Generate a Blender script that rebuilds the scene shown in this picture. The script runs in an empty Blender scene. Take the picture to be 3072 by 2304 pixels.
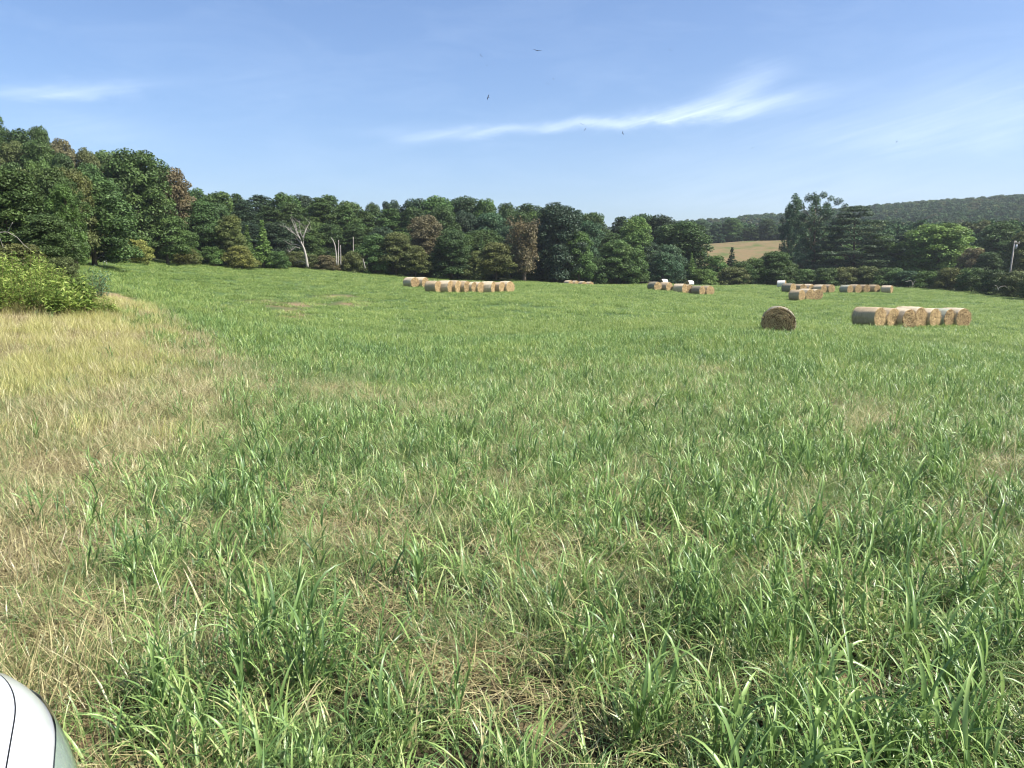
import bpy, math, random
import numpy as np
from mathutils import Vector, Matrix

R = math.radians
rng = np.random.default_rng(7)
random.seed(7)
sc = bpy.context.scene
ROOT = sc.collection

# ---------------------------------------------------------------- camera
F = 2308.0                       # focal length in photo pixels (3072 wide)
HOR = 820.0                      # image row of the horizon
EYE = 1.62
TH = math.atan((1152 - HOR) / F)
CT, ST = math.cos(TH), math.sin(TH)
cam_d = bpy.data.cameras.new("camera")
cam = bpy.data.objects.new("camera", cam_d)
ROOT.objects.link(cam)
cam_d.sensor_width = 36.0
cam_d.lens = F / 3072 * 36.0
cam_d.clip_end = 20000
cam_d.clip_start = 0.05
cam.location = (0, 0, EYE)
cam.rotation_euler = (R(90) - TH, 0, 0)
sc.camera = cam

# ---------------------------------------------------------------- view, sun and sky
sc.view_settings.view_transform = 'Standard'
sc.view_settings.look = 'None'
sc.view_settings.exposure = 1.02
sc.view_settings.gamma = 1.0
sc.cycles.max_bounces = 7
sc.cycles.transmission_bounces = 4
sc.cycles.diffuse_bounces = 3
sc.cycles.filter_width = 1.15
sc.cycles.use_denoising = True

SUN_EL, SUN_AZ = 50.0, 108.0      # azimuth clockwise from straight ahead (+Y)
sd = Vector((math.sin(R(SUN_AZ)) * math.cos(R(SUN_EL)), math.cos(R(SUN_AZ)) * math.cos(R(SUN_EL)), math.sin(R(SUN_EL))))
sun_d = bpy.data.lights.new("sun", 'SUN')
sun_d.energy = 5.0
sun_d.angle = R(0.53)
sun_d.color = (1.0, 0.955, 0.88)
sun = bpy.data.objects.new("sun", sun_d)
ROOT.objects.link(sun)
sun.rotation_euler = (-sd).to_track_quat('-Z', 'Y').to_euler()
sun.location = (30, -10, 60)

world = bpy.data.worlds.new("World")
sc.world = world
world.use_nodes = True


class NT:
    """small helper to write node trees"""
    def __init__(s, tree):
        s.t = tree; s.t.nodes.clear()
    def n(s, typ, **kw):
        nd = s.t.nodes.new(typ)
        for k, v in kw.items():
            if k == 'inp':
                for kk, vv in v.items():
                    if isinstance(vv, bpy.types.NodeSocket): s.t.links.new(vv, nd.inputs[kk])
                    else: nd.inputs[kk].default_value = vv
            else: setattr(nd, k, v)
        return nd
    def m(s, op, a, b=0.0, c=None, clamp=False):
        nd = s.t.nodes.new('ShaderNodeMath'); nd.operation = op; nd.use_clamp = clamp
        for i, v in enumerate([a, b] + ([c] if c is not None else [])):
            if isinstance(v, bpy.types.NodeSocket): s.t.links.new(v, nd.inputs[i])
            else: nd.inputs[i].default_value = v
        return nd.outputs[0]
    def link(s, a, b): s.t.links.new(a, b)
    def noise(s, vec, scale, detail=4, rough=.55, dist=0.0):
        nd = s.n('ShaderNodeTexNoise'); nd.inputs['Scale'].default_value = scale
        nd.inputs['Detail'].default_value = detail; nd.inputs['Roughness'].default_value = rough
        nd.inputs['Distortion'].default_value = dist
        if vec is not None: s.link(vec, nd.inputs['Vector'])
        return nd.outputs['Fac']
    def ramp(s, fac, stops, interp='LINEAR'):
        nd = s.n('ShaderNodeValToRGB'); cr = nd.color_ramp; cr.interpolation = interp
        while len(cr.elements) > 1: cr.elements.remove(cr.elements[-1])
        for i, (p, c) in enumerate(stops):
            e = cr.elements[0] if i == 0 else cr.elements.new(p)
            e.position = p
            e.color = (c, c, c, 1) if not isinstance(c, (tuple, list)) else (*c, 1)
        s.link(fac, nd.inputs[0]); return nd.outputs[0]
    def mix(s, fac, a, b, blend='MIX'):
        nd = s.n('ShaderNodeMix'); nd.data_type = 'RGBA'; nd.blend_type = blend
        for i, v in ((0, fac), (6, a), (7, b)):
            if isinstance(v, bpy.types.NodeSocket): s.link(v, nd.inputs[i])
            elif i == 0: nd.inputs[0].default_value = v
            else: nd.inputs[i].default_value = (*v, 1)
        return nd.outputs[2]


def build_world():
    w = NT(world.node_tree)
    sky = w.n('ShaderNodeTexSky'); sky.sky_type = 'NISHITA'; sky.sun_disc = False
    sky.sun_elevation = R(SUN_EL); sky.sun_rotation = R(SUN_AZ)
    sky.air_density = 1.0; sky.dust_density = 1.6; sky.ozone_density = 2.6; sky.altitude = 100
    tc = w.n('ShaderNodeTexCoord')
    sep = w.n('ShaderNodeSeparateXYZ'); w.link(tc.outputs['Generated'], sep.inputs[0])
    x, y, z = sep.outputs
    az = w.m('ARCTAN2', x, y)
    el = w.m('ARCSINE', z)
    comb = w.n('ShaderNodeCombineXYZ')
    w.link(w.m('MULTIPLY', az, 3.0), comb.inputs[0]); w.link(w.m('MULTIPLY', el, 11.0), comb.inputs[1])
    n1 = w.noise(comb.outputs[0], 2.2, 6, .6, .6)
    comb2 = w.n('ShaderNodeCombineXYZ')
    w.link(w.m('MULTIPLY', az, 5.0), comb2.inputs[0]); w.link(w.m('SUBTRACT', w.m('MULTIPLY', el, 60.0), w.m('MULTIPLY', az, 14.0)), comb2.inputs[1])
    n2 = w.noise(comb2.outputs[0], 1.6, 7, .65, .5)
    warp = w.m('MULTIPLY', w.m('SUBTRACT', n1, .5), .035)
    elw = w.m('ADD', el, warp)
    acc = None
    # wisps of cirrus: azimuth, elevation, slope, half length, half thickness, strength
    for (ca, ce, sl, ln, tk, st) in CLOUDS:
        da = w.m('SUBTRACT', az, ca)
        de = w.m('SUBTRACT', w.m('SUBTRACT', elw, ce), w.m('MULTIPLY', da, sl))
        q = w.m('ADD', w.m('POWER', w.m('ABSOLUTE', w.m('DIVIDE', da, ln)), 2.0), w.m('POWER', w.m('ABSOLUTE', w.m('DIVIDE', de, tk)), 2.0))
        g = w.m('MULTIPLY', w.m('EXPONENT', w.m('MULTIPLY', q, -1.0)), st)
        acc = g if acc is None else w.m('ADD', acc, g)
    streak = w.m('ADD', w.m('MULTIPLY', n2, 2.0), -.22)
    acc = w.m('MULTIPLY', acc, streak)
    # thin veil everywhere, stronger low down
    veil = w.ramp(n1, [(.45, 0.0), (.8, .07)])
    tot = w.m('ADD', acc, veil, clamp=True)
    hs = w.n('ShaderNodeHueSaturation'); hs.inputs['Saturation'].default_value = SKY_SAT; hs.inputs['Value'].default_value = SKY_VAL
    w.link(sky.outputs[0], hs.inputs['Color'])
    tinted = w.mix(1.0, hs.outputs[0], SKY_TINT, 'MULTIPLY')
    col = w.mix(tot, tinted, CLOUD_COL)
    bg = w.n('ShaderNodeBackground'); bg.inputs['Strength'].default_value = 0.086
    w.link(col, bg.inputs[0])
    out = w.n('ShaderNodeOutputWorld'); w.link(bg.outputs[0], out.inputs[0])


def px_dir(u, v):
    du, dv = (u - 1536) / F, (1152 - v) / F
    return du, CT + dv * ST, -ST + dv * CT


def pt(u, v, Y):
    dx, dy, dz = px_dir(u, v)
    s = Y / dy
    return dx * s, Y, EYE + dz * s


def sky_blob(u0, v0, u1, v1, tk, st):
    a = [(math.atan2(d[0], d[1]), math.asin(d[2] / math.sqrt(sum(c * c for c in d)))) for d in (px_dir(u0, v0), px_dir(u1, v1))]
    (a0, e0), (a1, e1) = a
    return ((a0 + a1) / 2, (e0 + e1) / 2, (e1 - e0) / (a1 - a0), abs(a1 - a0) / 2, tk / F, st)

SKY_SAT, SKY_VAL, SKY_TINT, CLOUD_COL = 1.07, 1.0, (.93, .98, 1.10), (6.6, 7.6, 9.0)
CLOUDS = [sky_blob(1180, 402, 1720, 380, 17, .30), sky_blob(1620, 378, 2180, 345, 13, .50), sky_blob(1950, 350, 2430, 285, 24, .52),
          sky_blob(2120, 300, 2340, 215, 34, .30), sky_blob(-60, 288, 420, 258, 18, .34), sky_blob(2300, 420, 3100, 395, 50, .20),
          sky_blob(2650, 330, 3300, 300, 90, .20), sky_blob(60, 370, 500, 420, 40, .14), sky_blob(600, 240, 1000, 260, 60, .06),
          sky_blob(1900, 560, 2900, 560, 90, .14)]
build_world()

# ---------------------------------------------------------------- terrain height
GR = .33   # grass height hiding the soil line far away
ctl = []   # (azimuth, ln distance, z)
def cpt(u, v, Y, dz=0.0):
    X, Y, Z = pt(u, v, Y); ctl.append((math.atan2(X, Y), math.log(math.hypot(X, Y)), Z + dz))
def cxy(X, Y, Z): ctl.append((math.atan2(X, Y), math.log(math.hypot(X, Y)), Z))
for a in (-1.1, -.5, 0, .5, 1.1):
    ctl.append((a, math.log(3), 0.0)); ctl.append((a, math.log(6), -.05))
cxy(-9, 12, .05); cxy(0, 13, -.30); cxy(9, 12, -.35); cxy(16, 6, -.4)
cpt(60, 965, 19); cpt(330, 950, 22)
cpt(1000, 1000, 28, -.2); cpt(1536, 1003, 32, -.2)
cpt(2333, 990, 36); cpt(2600, 984, 50); cpt(2880, 980, 54)
cpt(900, 930, 55, -.3); cpt(500, 880, 50, -.3); cpt(1500, 920, 60, -.3)
cpt(1300, 880, 88); cpt(1500, 878, 92); cpt(1250, 866, 97); cpt(2420, 900, 100); cpt(2100, 880, 115); cpt(2430, 874, 128); cpt(2620, 872, 130)
cpt(1700, 862, 100, -.1)
cpt(260, 772, 84, -.3); cpt(450, 778, 98, -.3); cpt(600, 788, 108, -.3); cpt(900, 803, 122, -.3); cpt(1200, 820, 130, -.3); cpt(1450, 838, 131, -.3)
cpt(1620, 844, 131, -.3); cpt(1800, 850, 135, -.3); cpt(2000, 851, 136, -.3); cpt(2250, 850, 148, -.3); cpt(2500, 854, 150, -.3); cpt(2800, 862, 140, -.3); cpt(3072, 888, 118, -.3)
cpt(1730, 852, 152); cpt(2040, 852, 175); cpt(2350, 858, 150)
cpt(2700, 925, 80, -.3); cpt(3072, 960, 62, -.3)
cpt(0, 800, 40); cpt(120, 790, 60)
cxy(-62, 36, 5.5); cxy(62, 30, -2.6); cxy(95, 90, -3.4); cxy(60, 12, -1.6); cxy(-40, 8, 2.5)
cxy(-70, 100, 9); cxy(-85, 130, 13.5); cxy(-110, 90, 14); cxy(-60, 78, 5.5)
cxy(-60, 150, 6); cxy(-15, 165, 2.5); cxy(35, 185, .3); cxy(78, 205, .6); cxy(120, 200, 1.0); cxy(110, 150, -1.8)
cxy(-120, 260, 26); cxy(0, 300, 10)
cpt(2240, 794, 262); cpt(2240, 722, 335); cpt(2140, 790, 262); cpt(2350, 790, 262); cpt(2060, 735, 330); cpt(2450, 720, 335)
cxy(160, 330, 9); cxy(260, 330, 12)
for (u, v) in ((1200, 735), (1650, 690), (2060, 668), (2300, 648), (2500, 631), (2700, 613), (2900, 598), (3072, 585), (3500, 550)):
    cpt(u, v + 4, 700, -12); cpt(u, v + 75, 480, -10)
cxy(-420, 560, 70); cxy(0, 1400, 24); cxy(900, 1100, 70); cxy(-900, 1100, 70)
C = np.array(ctl)
SA = 3.0
def _phi(r2): return 0.5 * r2 * np.log(np.maximum(r2, 1e-12))
P = np.c_[C[:, 0] * SA, C[:, 1]]
n = len(P)
K = _phi(((P[:, None] - P[None]) ** 2).sum(-1)) + np.eye(n) * 0.0015
Q = np.c_[np.ones(n), P]
A = np.block([[K, Q], [Q.T, np.zeros((3, 3))]])
sol = np.linalg.solve(A, np.r_[C[:, 2], np.zeros(3)])
def height(x, y):
    x = np.asarray(x, float); y = np.asarray(y, float); sh = x.shape
    x = x.ravel(); y = y.ravel()
    r = np.hypot(x, y); az = np.arctan2(x, y); azc = np.clip(az, -1.15, 1.15)
    lr = np.log(np.clip(r, 2.5, 1500))
    p = np.c_[azc * SA, lr]
    out = np.empty(len(x))
    for i in range(0, len(x), 20000):
        q = p[i:i + 20000]
        k = _phi(((q[:, None] - P[None]) ** 2).sum(-1))
        out[i:i + 20000] = k @ sol[:n] + sol[n] + q @ sol[n + 1:]
    back = np.clip((np.abs(az) - 1.15) / (math.pi - 1.15), 0, 1)
    out *= 1 - back * back * (3 - 2 * back)
    out *= np.clip((r - .8) / 5.0, 0, 1)
    # small undulation
    out += .03 * np.sin(x * .9 + 1.3 * np.sin(y * .37)) * np.clip(r / 20, 0, 1) + .10 * np.sin(x * .17 + y * .11) * np.clip((r - 10) / 60, 0, 1)
    fold = np.clip(1 - np.abs(x - 2) / 34, 0, 1); fold = fold * fold * (3 - 2 * fold)
    out += fold * (.20 * np.exp(-((y - 24) / 4.5) ** 2) - .24 * np.exp(-((y - 33.5) / 5) ** 2))
    return out.reshape(sh)
def H(x, y): return float(height(np.array([x]), np.array([y]))[0])

def to_px(x, y, z):
    d = y * CT - (z - EYE) * ST
    up = y * ST + (z - EYE) * CT
    d = np.maximum(d, 1e-3)
    return 1536 + F * x / d, 1152 - F * up / d

# ---------------------------------------------------------------- mesh helpers
def set_mesh(me, V, Fq, smooth=True, attrs=None):
    V = np.ascontiguousarray(V, np.float32)
    me.vertices.add(len(V)); me.vertices.foreach_set('co', V.ravel())
    faces = Fq if isinstance(Fq, list) else [Fq]
    faces = [np.asarray(f, np.int32) for f in faces if len(f)]
    loops = np.concatenate([f.ravel() for f in faces])
    tot = np.concatenate([np.full(len(f), f.shape[1], np.int32) for f in faces])
    start = np.r_[0, np.cumsum(tot)[:-1]].astype(np.int32)
    me.loops.add(len(loops)); me.loops.foreach_set('vertex_index', loops)
    me.polygons.add(len(tot)); me.polygons.foreach_set('loop_start', start); me.polygons.foreach_set('loop_total', tot)
    me.polygons.foreach_set('use_smooth', np.full(len(tot), smooth, bool))
    if attrs:
        for k, a in attrs.items():
            at = me.attributes.new(k, 'FLOAT', 'POINT'); at.data.foreach_set('value', np.ascontiguousarray(a, np.float32))
    me.update(calc_edges=True); me.validate()
    return me

def mesh(name, V, Fq, mat, smooth=True, attrs=None):
    me = bpy.data.meshes.new(name)
    set_mesh(me, V, Fq, smooth, attrs)
    for m in (mat if isinstance(mat, (list, tuple)) else [mat]): me.materials.append(m)
    return me

def obj(name, me, parent=None, loc=(0, 0, 0), rot=(0, 0, 0), scale=(1, 1, 1)):
    o = bpy.data.objects.new(name, me); ROOT.objects.link(o)
    o.location = loc; o.rotation_euler = rot; o.scale = scale
    if parent is not None: o.parent = parent
    return o

def tag(o, label=None, cat=None, group=None, kind=None):
    if label: o['label'] = label
    if cat: o['category'] = cat
    if group: o['group'] = group
    if kind: o['kind'] = kind
    return o

class MB:
    """collects vertices and quads/triangles"""
    def __init__(s): s.V = []; s.Q = []; s.T = []; s.n = 0; s.A = []
    def add(s, V, Q=None, T=None, a=0.5):
        V = np.asarray(V, float).reshape(-1, 3)
        s.V.append(V)
        if Q is not None and len(Q): s.Q.append(np.asarray(Q, int).reshape(-1, 4) + s.n)
        if T is not None and len(T): s.T.append(np.asarray(T, int).reshape(-1, 3) + s.n)
        s.A.append(np.full(len(V), a) if np.isscalar(a) else np.asarray(a, float))
        s.n += len(V)
    def faces(s):
        out = []
        if s.Q: out.append(np.concatenate(s.Q))
        if s.T: out.append(np.concatenate(s.T))
        return out
    def mesh(s, name, mat, smooth=True):
        return mesh(name, np.concatenate(s.V), s.faces(), mat, smooth, {'tint': np.concatenate(s.A)})
    def tube(s, pts, rad, sides=7, cap=True, a=.5):
        pts = np.asarray(pts, float); k = len(pts); rad = np.broadcast_to(np.asarray(rad, float), (k,))
        d = np.gradient(pts, axis=0); d /= np.linalg.norm(d, axis=1)[:, None] + 1e-9
        ref = np.array([0.31, .95, .05]) if abs(d[0][1]) < .9 else np.array([1., 0, 0])
        e1 = np.cross(d, ref); e1 /= np.linalg.norm(e1, axis=1)[:, None] + 1e-9
        e2 = np.cross(d, e1)
        t = np.linspace(0, 2 * math.pi, sides, endpoint=False)
        V = pts[:, None] + rad[:, None, None] * (np.cos(t)[None, :, None] * e1[:, None] + np.sin(t)[None, :, None] * e2[:, None])
        i = np.arange(k - 1)[:, None] * sides; j = np.arange(sides)[None]; j2 = (j + 1) % sides
        Qd = np.stack([i + j, i + j2, i + sides + j2, i + sides + j], -1).reshape(-1, 4)
        V = V.reshape(-1, 3); T = []
        if cap:
            V = np.r_[V, pts[:1], pts[-1:]]; c0, c1 = k * sides, k * sides + 1
            for q in range(sides):
                T.append((c0, (q + 1) % sides, q)); T.append((c1, (k - 1) * sides + q, (k - 1) * sides + (q + 1) % sides))
        s.add(V, Qd, T, a)

# ---------------------------------------------------------------- materials
def material(name):
    m = bpy.data.materials.new(name); m.use_nodes = True
    return m, NT(m.node_tree)

def finish(nt, col, rough=.6, spec=.3, transl=0.0, bump=None, bump_s=.3, metallic=0.0, coat=0.0, tcol=None, bdist=.02):
    b = nt.n('ShaderNodeBsdfPrincipled')
    if isinstance(col, bpy.types.NodeSocket): nt.link(col, b.inputs['Base Color'])
    else: b.inputs['Base Color'].default_value = (*col, 1)
    if isinstance(rough, bpy.types.NodeSocket): nt.link(rough, b.inputs['Roughness'])
    else: b.inputs['Roughness'].default_value = rough
    b.inputs['Specular IOR Level'].default_value = spec
    b.inputs['Metallic'].default_value = metallic
    b.inputs['Coat Weight'].default_value = coat
    b.inputs['Coat Roughness'].default_value = .04
    if bump is not None:
        bp = nt.n('ShaderNodeBump'); bp.inputs['Strength'].default_value = bump_s; bp.inputs['Distance'].default_value = bdist
        nt.link(bump, bp.inputs['Height']); nt.link(bp.outputs[0], b.inputs['Normal'])
    s = b.outputs[0]
    if transl > 0:
        t = nt.n('ShaderNodeBsdfTranslucent'); c = tcol if tcol is not None else col
        if isinstance(c, bpy.types.NodeSocket): nt.link(c, t.inputs['Color'])
        else: t.inputs['Color'].default_value = (*c, 1)
        mx = nt.n('ShaderNodeMixShader'); mx.inputs[0].default_value = transl
        nt.link(s, mx.inputs[1]); nt.link(t.outputs[0], mx.inputs[2]); s = mx.outputs[0]
    o = nt.n('ShaderNodeOutputMaterial'); nt.link(s, o.inputs[0])
    return b

def grass_mat(name, stops, transl=.3, hue_noise=None, rough=.38, spec=.5):
    m, t = material(name)
    at = t.n('ShaderNodeAttribute', attribute_name='tint').outputs['Fac']
    oi = t.n('ShaderNodeObjectInfo').outputs['Random']
    pos = t.n('ShaderNodeNewGeometry').outputs['Position']
    nz = t.noise(pos, .35, 3, .6)
    nz2 = t.noise(pos, 2.3, 2, .6)
    mp = t.n('ShaderNodeMapping'); mp.inputs['Scale'].default_value = (.03, .17, .1); mp.inputs['Rotation'].default_value = (0, 0, .12); t.link(pos, mp.inputs[0])
    nz3 = t.noise(mp.outputs[0], 1.0, 4, .6)
    k = t.m('ADD', t.m('MULTIPLY', at, .95), t.m('MULTIPLY', t.m('SUBTRACT', t.m('ADD', t.m('MULTIPLY', nz, 1.4), t.m('MULTIPLY', nz2, .6)), 1.0), .5))
    k = t.m('ADD', k, t.m('MULTIPLY', t.m('SUBTRACT', oi, .5), .25))
    k = t.m('ADD', k, t.m('MULTIPLY', t.m('SUBTRACT', nz3, .5), .55))
    k = t.m('ADD', k, .05, clamp=True)
    col = t.ramp(k, stops)
    finish(t, col, rough, spec, transl)
    return m

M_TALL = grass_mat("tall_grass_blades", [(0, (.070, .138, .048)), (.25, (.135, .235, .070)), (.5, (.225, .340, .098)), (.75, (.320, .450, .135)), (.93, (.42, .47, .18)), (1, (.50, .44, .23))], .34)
M_FINE = grass_mat("fine_grass_blades", [(0, (.09, .18, .050)), (.4, (.150, .245, .07)), (.7, (.26, .31, .11)), (1, (.42, .38, .18))], .3)
M_DRY = grass_mat("dry_straw", [(0, (.15, .115, .055)), (.35, (.28, .235, .11)), (.7, (.42, .365, .175)), (1, (.55, .50, .27))], .18)
M_YEL = grass_mat("yellow_straw", [(0, (.22, .27, .065)), (.4, (.38, .38, .11)), (.75, (.52, .48, .17)), (1, (.66, .60, .28))], .3)
M_FAR = grass_mat("field_grass_blades", [(0, (.06, .115, .035)), (.3, (.135, .225, .055)), (.65, (.25, .355, .085)), (1, (.40, .455, .14))], .38)

def leaf_mat(name, transl=.25, use_obj=True, stops=None):
    m, t = material(name)
    at = t.n('ShaderNodeAttribute', attribute_name='tint').outputs['Fac']
    pos = t.n('ShaderNodeNewGeometry').outputs['Position']
    if use_obj:
        oi = t.n('ShaderNodeObjectInfo')
        nz = t.noise(pos, .55, 3, .6)
        k = t.m('ADD', t.m('MULTIPLY', at, .9), t.m('MULTIPLY', nz, .9))
        v = t.ramp(k, [(.25, .62), (.85, 1.3), (1.0, 1.9)])
        col = t.mix(1.0, oi.outputs['Color'], v, 'MULTIPLY')
        warm = t.mix(1.0, col, (1.22, 1.0, .75), 'MULTIPLY')
        wn = t.ramp(t.noise(pos, .23, 2, .5), [(.45, 0.0), (.72, .5)])
        col = t.mix(wn, col, warm)
    else:
        nz = t.noise(pos, 1.1, 3, .6)
        k = t.m('ADD', t.m('MULTIPLY', at, .7), t.m('MULTIPLY', nz, .45), clamp=True)
        col = t.ramp(k, stops)
    finish(t, col, .55, .22, transl)
    return m
M_LEAF = leaf_mat("tree_foliage", .22)
M_WEED = leaf_mat("weed_leaves", .38, False, [(0, (.045, .085, .02)), (.4, (.12, .19, .035)), (.75, (.25, .33, .065)), (1, (.44, .50, .15))])

def bark_mat(name, c0, c1):
    m, t = material(name)
    pos = t.n('ShaderNodeTexCoord').outputs['Object']
    mp = t.n('ShaderNodeMapping'); mp.inputs['Scale'].default_value = (4, 4, .8); t.link(pos, mp.inputs[0])
    nz = t.noise(mp.outputs[0], 2.5, 5, .65)
    finish(t, t.ramp(nz, [(.3, c0), (.7, c1)]), .9, .15, bump=nz, bump_s=.5)
    return m
M_BARK = bark_mat("tree_bark", (.05, .038, .028), (.15, .12, .09))
M_DEAD = bark_mat("bleached_wood", (.20, .18, .15), (.46, .42, .37))
M_STEM = bark_mat("weed_stem", (.10, .09, .03), (.25, .2, .1))

# ---------------------------------------------------------------- the ground sheet
_G = np.random.default_rng(3).random((256, 256))
def dry_weight(x, y, z=None):
    """0..1 : how much a spot belongs to the dry strip on the left"""
    if z is None: z = height(x, y)
    u, v = to_px(x, y, z)
    vb = np.array([-1e4, 800, 880, 925, 970, 1010, 1060, 1130, 1200, 1260, 1330, 1420, 1600, 1800, 2050, 2304, 3000])
    ub = np.array([-4000, -3000, 385, 450, 440, 555, 630, 715, 760, 755, 580, 330, 220, 230, 310, 340, 400])
    e = np.interp(v, vb, ub)
    wob = 70 * np.sin(x * 2.1 + y * 1.3) + 50 * np.sin(x * 4.7 - y * 2.9) + 120 * (_G[(np.floor(x * 3).astype(int)) % 256, (np.floor(y * 3).astype(int)) % 256] - .5)
    far = np.clip((v - 880) / 100, .25, 1)
    w = np.clip((e + wob * far - u) / (300 * far) + .5, 0, 1)
    lowy = y < 1.2; w[lowy] = np.clip((-x[lowy] - 1.0), 0, 1)
    return w

PATCH = [(870, 945, 60, 22), (880, 915, 110, 9), (1060, 912, 60, 10), (1010, 890, 70, 6), (780, 905, 60, 6), (900, 965, 40, 8), (660, 925, 50, 8), (600, 940, 60, 14), (1000, 1180, 150, 34), (1290, 1250, 130, 26), (2200, 1130, 130, 20), (2620, 1290, 140, 40), (3010, 1430, 120, 60),
         (1650, 1110, 90, 14), (1900, 1230, 90, 18), (2050, 1450, 130, 34), (1500, 1480, 120, 60), (2450, 1560, 140, 40), (950, 1620, 170, 70), (1350, 1980, 150, 60), (2600, 1250, 120, 30),
         (1650, 2200, 120, 50), (620, 1640, 120, 60), (2500, 2050, 140, 60), (700, 1940, 120, 80), (1580, 1700, 160, 60), (2330, 1760, 160, 50), (2900, 1600, 130, 60), (2750, 1120, 90, 14), (2100, 1330, 80, 20)]
def patch_weight(x, y, z=None):
    """0..1 : thin, browned-off patches inside the field"""
    if z is None: z = height(x, y)
    u, v = to_px(x, y, z)
    w = np.zeros_like(x)
    for (pu, pv, a, b) in PATCH:
        du = (u - pu) / a; dv = (v - pv) / b
        w = np.maximum(w, np.exp(-(du * du + dv * dv)))
    w *= (y > .5)
    return w

# world-space value noise for clumping
def vnoise(x, y, s):
    x = np.asarray(x) / s + 1000; y = np.asarray(y) / s + 1000
    xi = np.floor(x).astype(int); yi = np.floor(y).astype(int); fx = x - xi; fy = y - yi
    fx = fx * fx * (3 - 2 * fx); fy = fy * fy * (3 - 2 * fy)
    g = lambda a, b: _G[a % 256, b % 256]
    return (g(xi, yi) * (1 - fx) + g(xi + 1, yi) * fx) * (1 - fy) + (g(xi, yi + 1) * (1 - fx) + g(xi + 1, yi + 1) * fx) * fy

EDGE_U = [-900, 0, 260, 450, 600, 900, 1200, 1450, 1620, 1800, 2000, 2250, 2500, 2800, 3072, 3900]
EDGE_Y = [24, 40, 84, 98, 108, 122, 130, 131, 136, 139, 141, 150, 152, 140, 118, 70]
def field_edge(x, y):
    u = 1536 + F * x / np.maximum(y, .1)
    return np.interp(u, EDGE_U, EDGE_Y)

def build_ground():
    na, nr = 420, 300
    az = np.concatenate([np.linspace(-math.pi, -.85, 60, endpoint=False), np.linspace(-.85, .85, na - 120, endpoint=False), np.linspace(.85, math.pi, 60, endpoint=False)])
    rr = np.concatenate([[0.05], np.geomspace(.6, 1400, nr - 3), [1550, 1650]])
    A_, R_ = np.meshgrid(az, rr)
    x = R_ * np.sin(A_); y = R_ * np.cos(A_)
    z = height(x, y)
    V = np.stack([x, y, z], -1).reshape(-1, 3)
    k = len(az); i = np.arange(len(rr) - 1)[:, None] * k; j = np.arange(k)[None]; j2 = (j + 1) % k
    Qd = np.stack([i + j, i + k + j, i + k + j2, i + j2], -1).reshape(-1, 4)
    xf, yf, zf = V[:, 0], V[:, 1], V[:, 2]
    dw = dry_weight(xf, yf, zf); pw = patch_weight(xf, yf, zf)
    r = np.hypot(xf, yf)
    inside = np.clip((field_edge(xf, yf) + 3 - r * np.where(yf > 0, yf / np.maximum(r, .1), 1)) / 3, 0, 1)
    # pasture on the hillside beyond the trees
    u, v = to_px(xf, yf, zf)
    past = ((yf > 225) & (yf < 338) & (u > 2085) & (u < 2420)).astype(float)
    m, t = material("ground_soil")
    pos = t.n('ShaderNodeNewGeometry').outputs['Position']
    fa = t.n('ShaderNodeAttribute', attribute_name='dry').outputs['Fac']
    fb = t.n('ShaderNodeAttribute', attribute_name='inside').outputs['Fac']
    fc = t.n('ShaderNodeAttribute', attribute_name='pasture').outputs['Fac']
    fe = t.n('ShaderNodeAttribute', attribute_name='mid').outputs['Fac']
    n1 = t.noise(pos, 5.0, 6, .7); n2 = t.noise(pos, .8, 4, .6); n3 = t.noise(pos, 40, 4, .7)
    soil = t.ramp(n1, [(.3, (.022, .019, .012)), (.55, (.048, .040, .022)), (.75, (.11, .092, .05))])
    straw = t.ramp(n1, [(.3, (.10, .07, .04)), (.55, (.22, .16, .09)), (.8, (.38, .30, .18))])
    red = t.ramp(n2, [(.52, 0.0), (.7, .8)])
    straw = t.mix(red, straw, (.27, .15, .095))
    near = t.mix(t.ramp(fa, [(.2, 0.0), (.7, 1.0)]), soil, straw)
    green = t.ramp(n1, [(.3, (.05, .09, .03)), (.7, (.10, .16, .05))])
    near = t.mix(fe, near, green)
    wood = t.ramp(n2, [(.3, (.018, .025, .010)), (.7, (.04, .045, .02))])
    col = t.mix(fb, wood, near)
    past_c = t.ramp(t.noise(pos, .07, 5, .65), [(.38, (.085, .105, .035)), (.52, (.175, .125, .065)), (.66, (.12, .12, .05))])
    col = t.mix(fc, col, past_c)
    finish(t, col, .95, .1, bump=n3, bump_s=.8)
    mid = np.clip((r - 14) / 12, 0, .85) * (1 - dw) * (1 - pw)
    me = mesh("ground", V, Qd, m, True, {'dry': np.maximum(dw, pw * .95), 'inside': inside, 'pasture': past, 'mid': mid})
    o = obj("ground", me); tag(o, kind='structure'); return o
build_ground()

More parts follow.
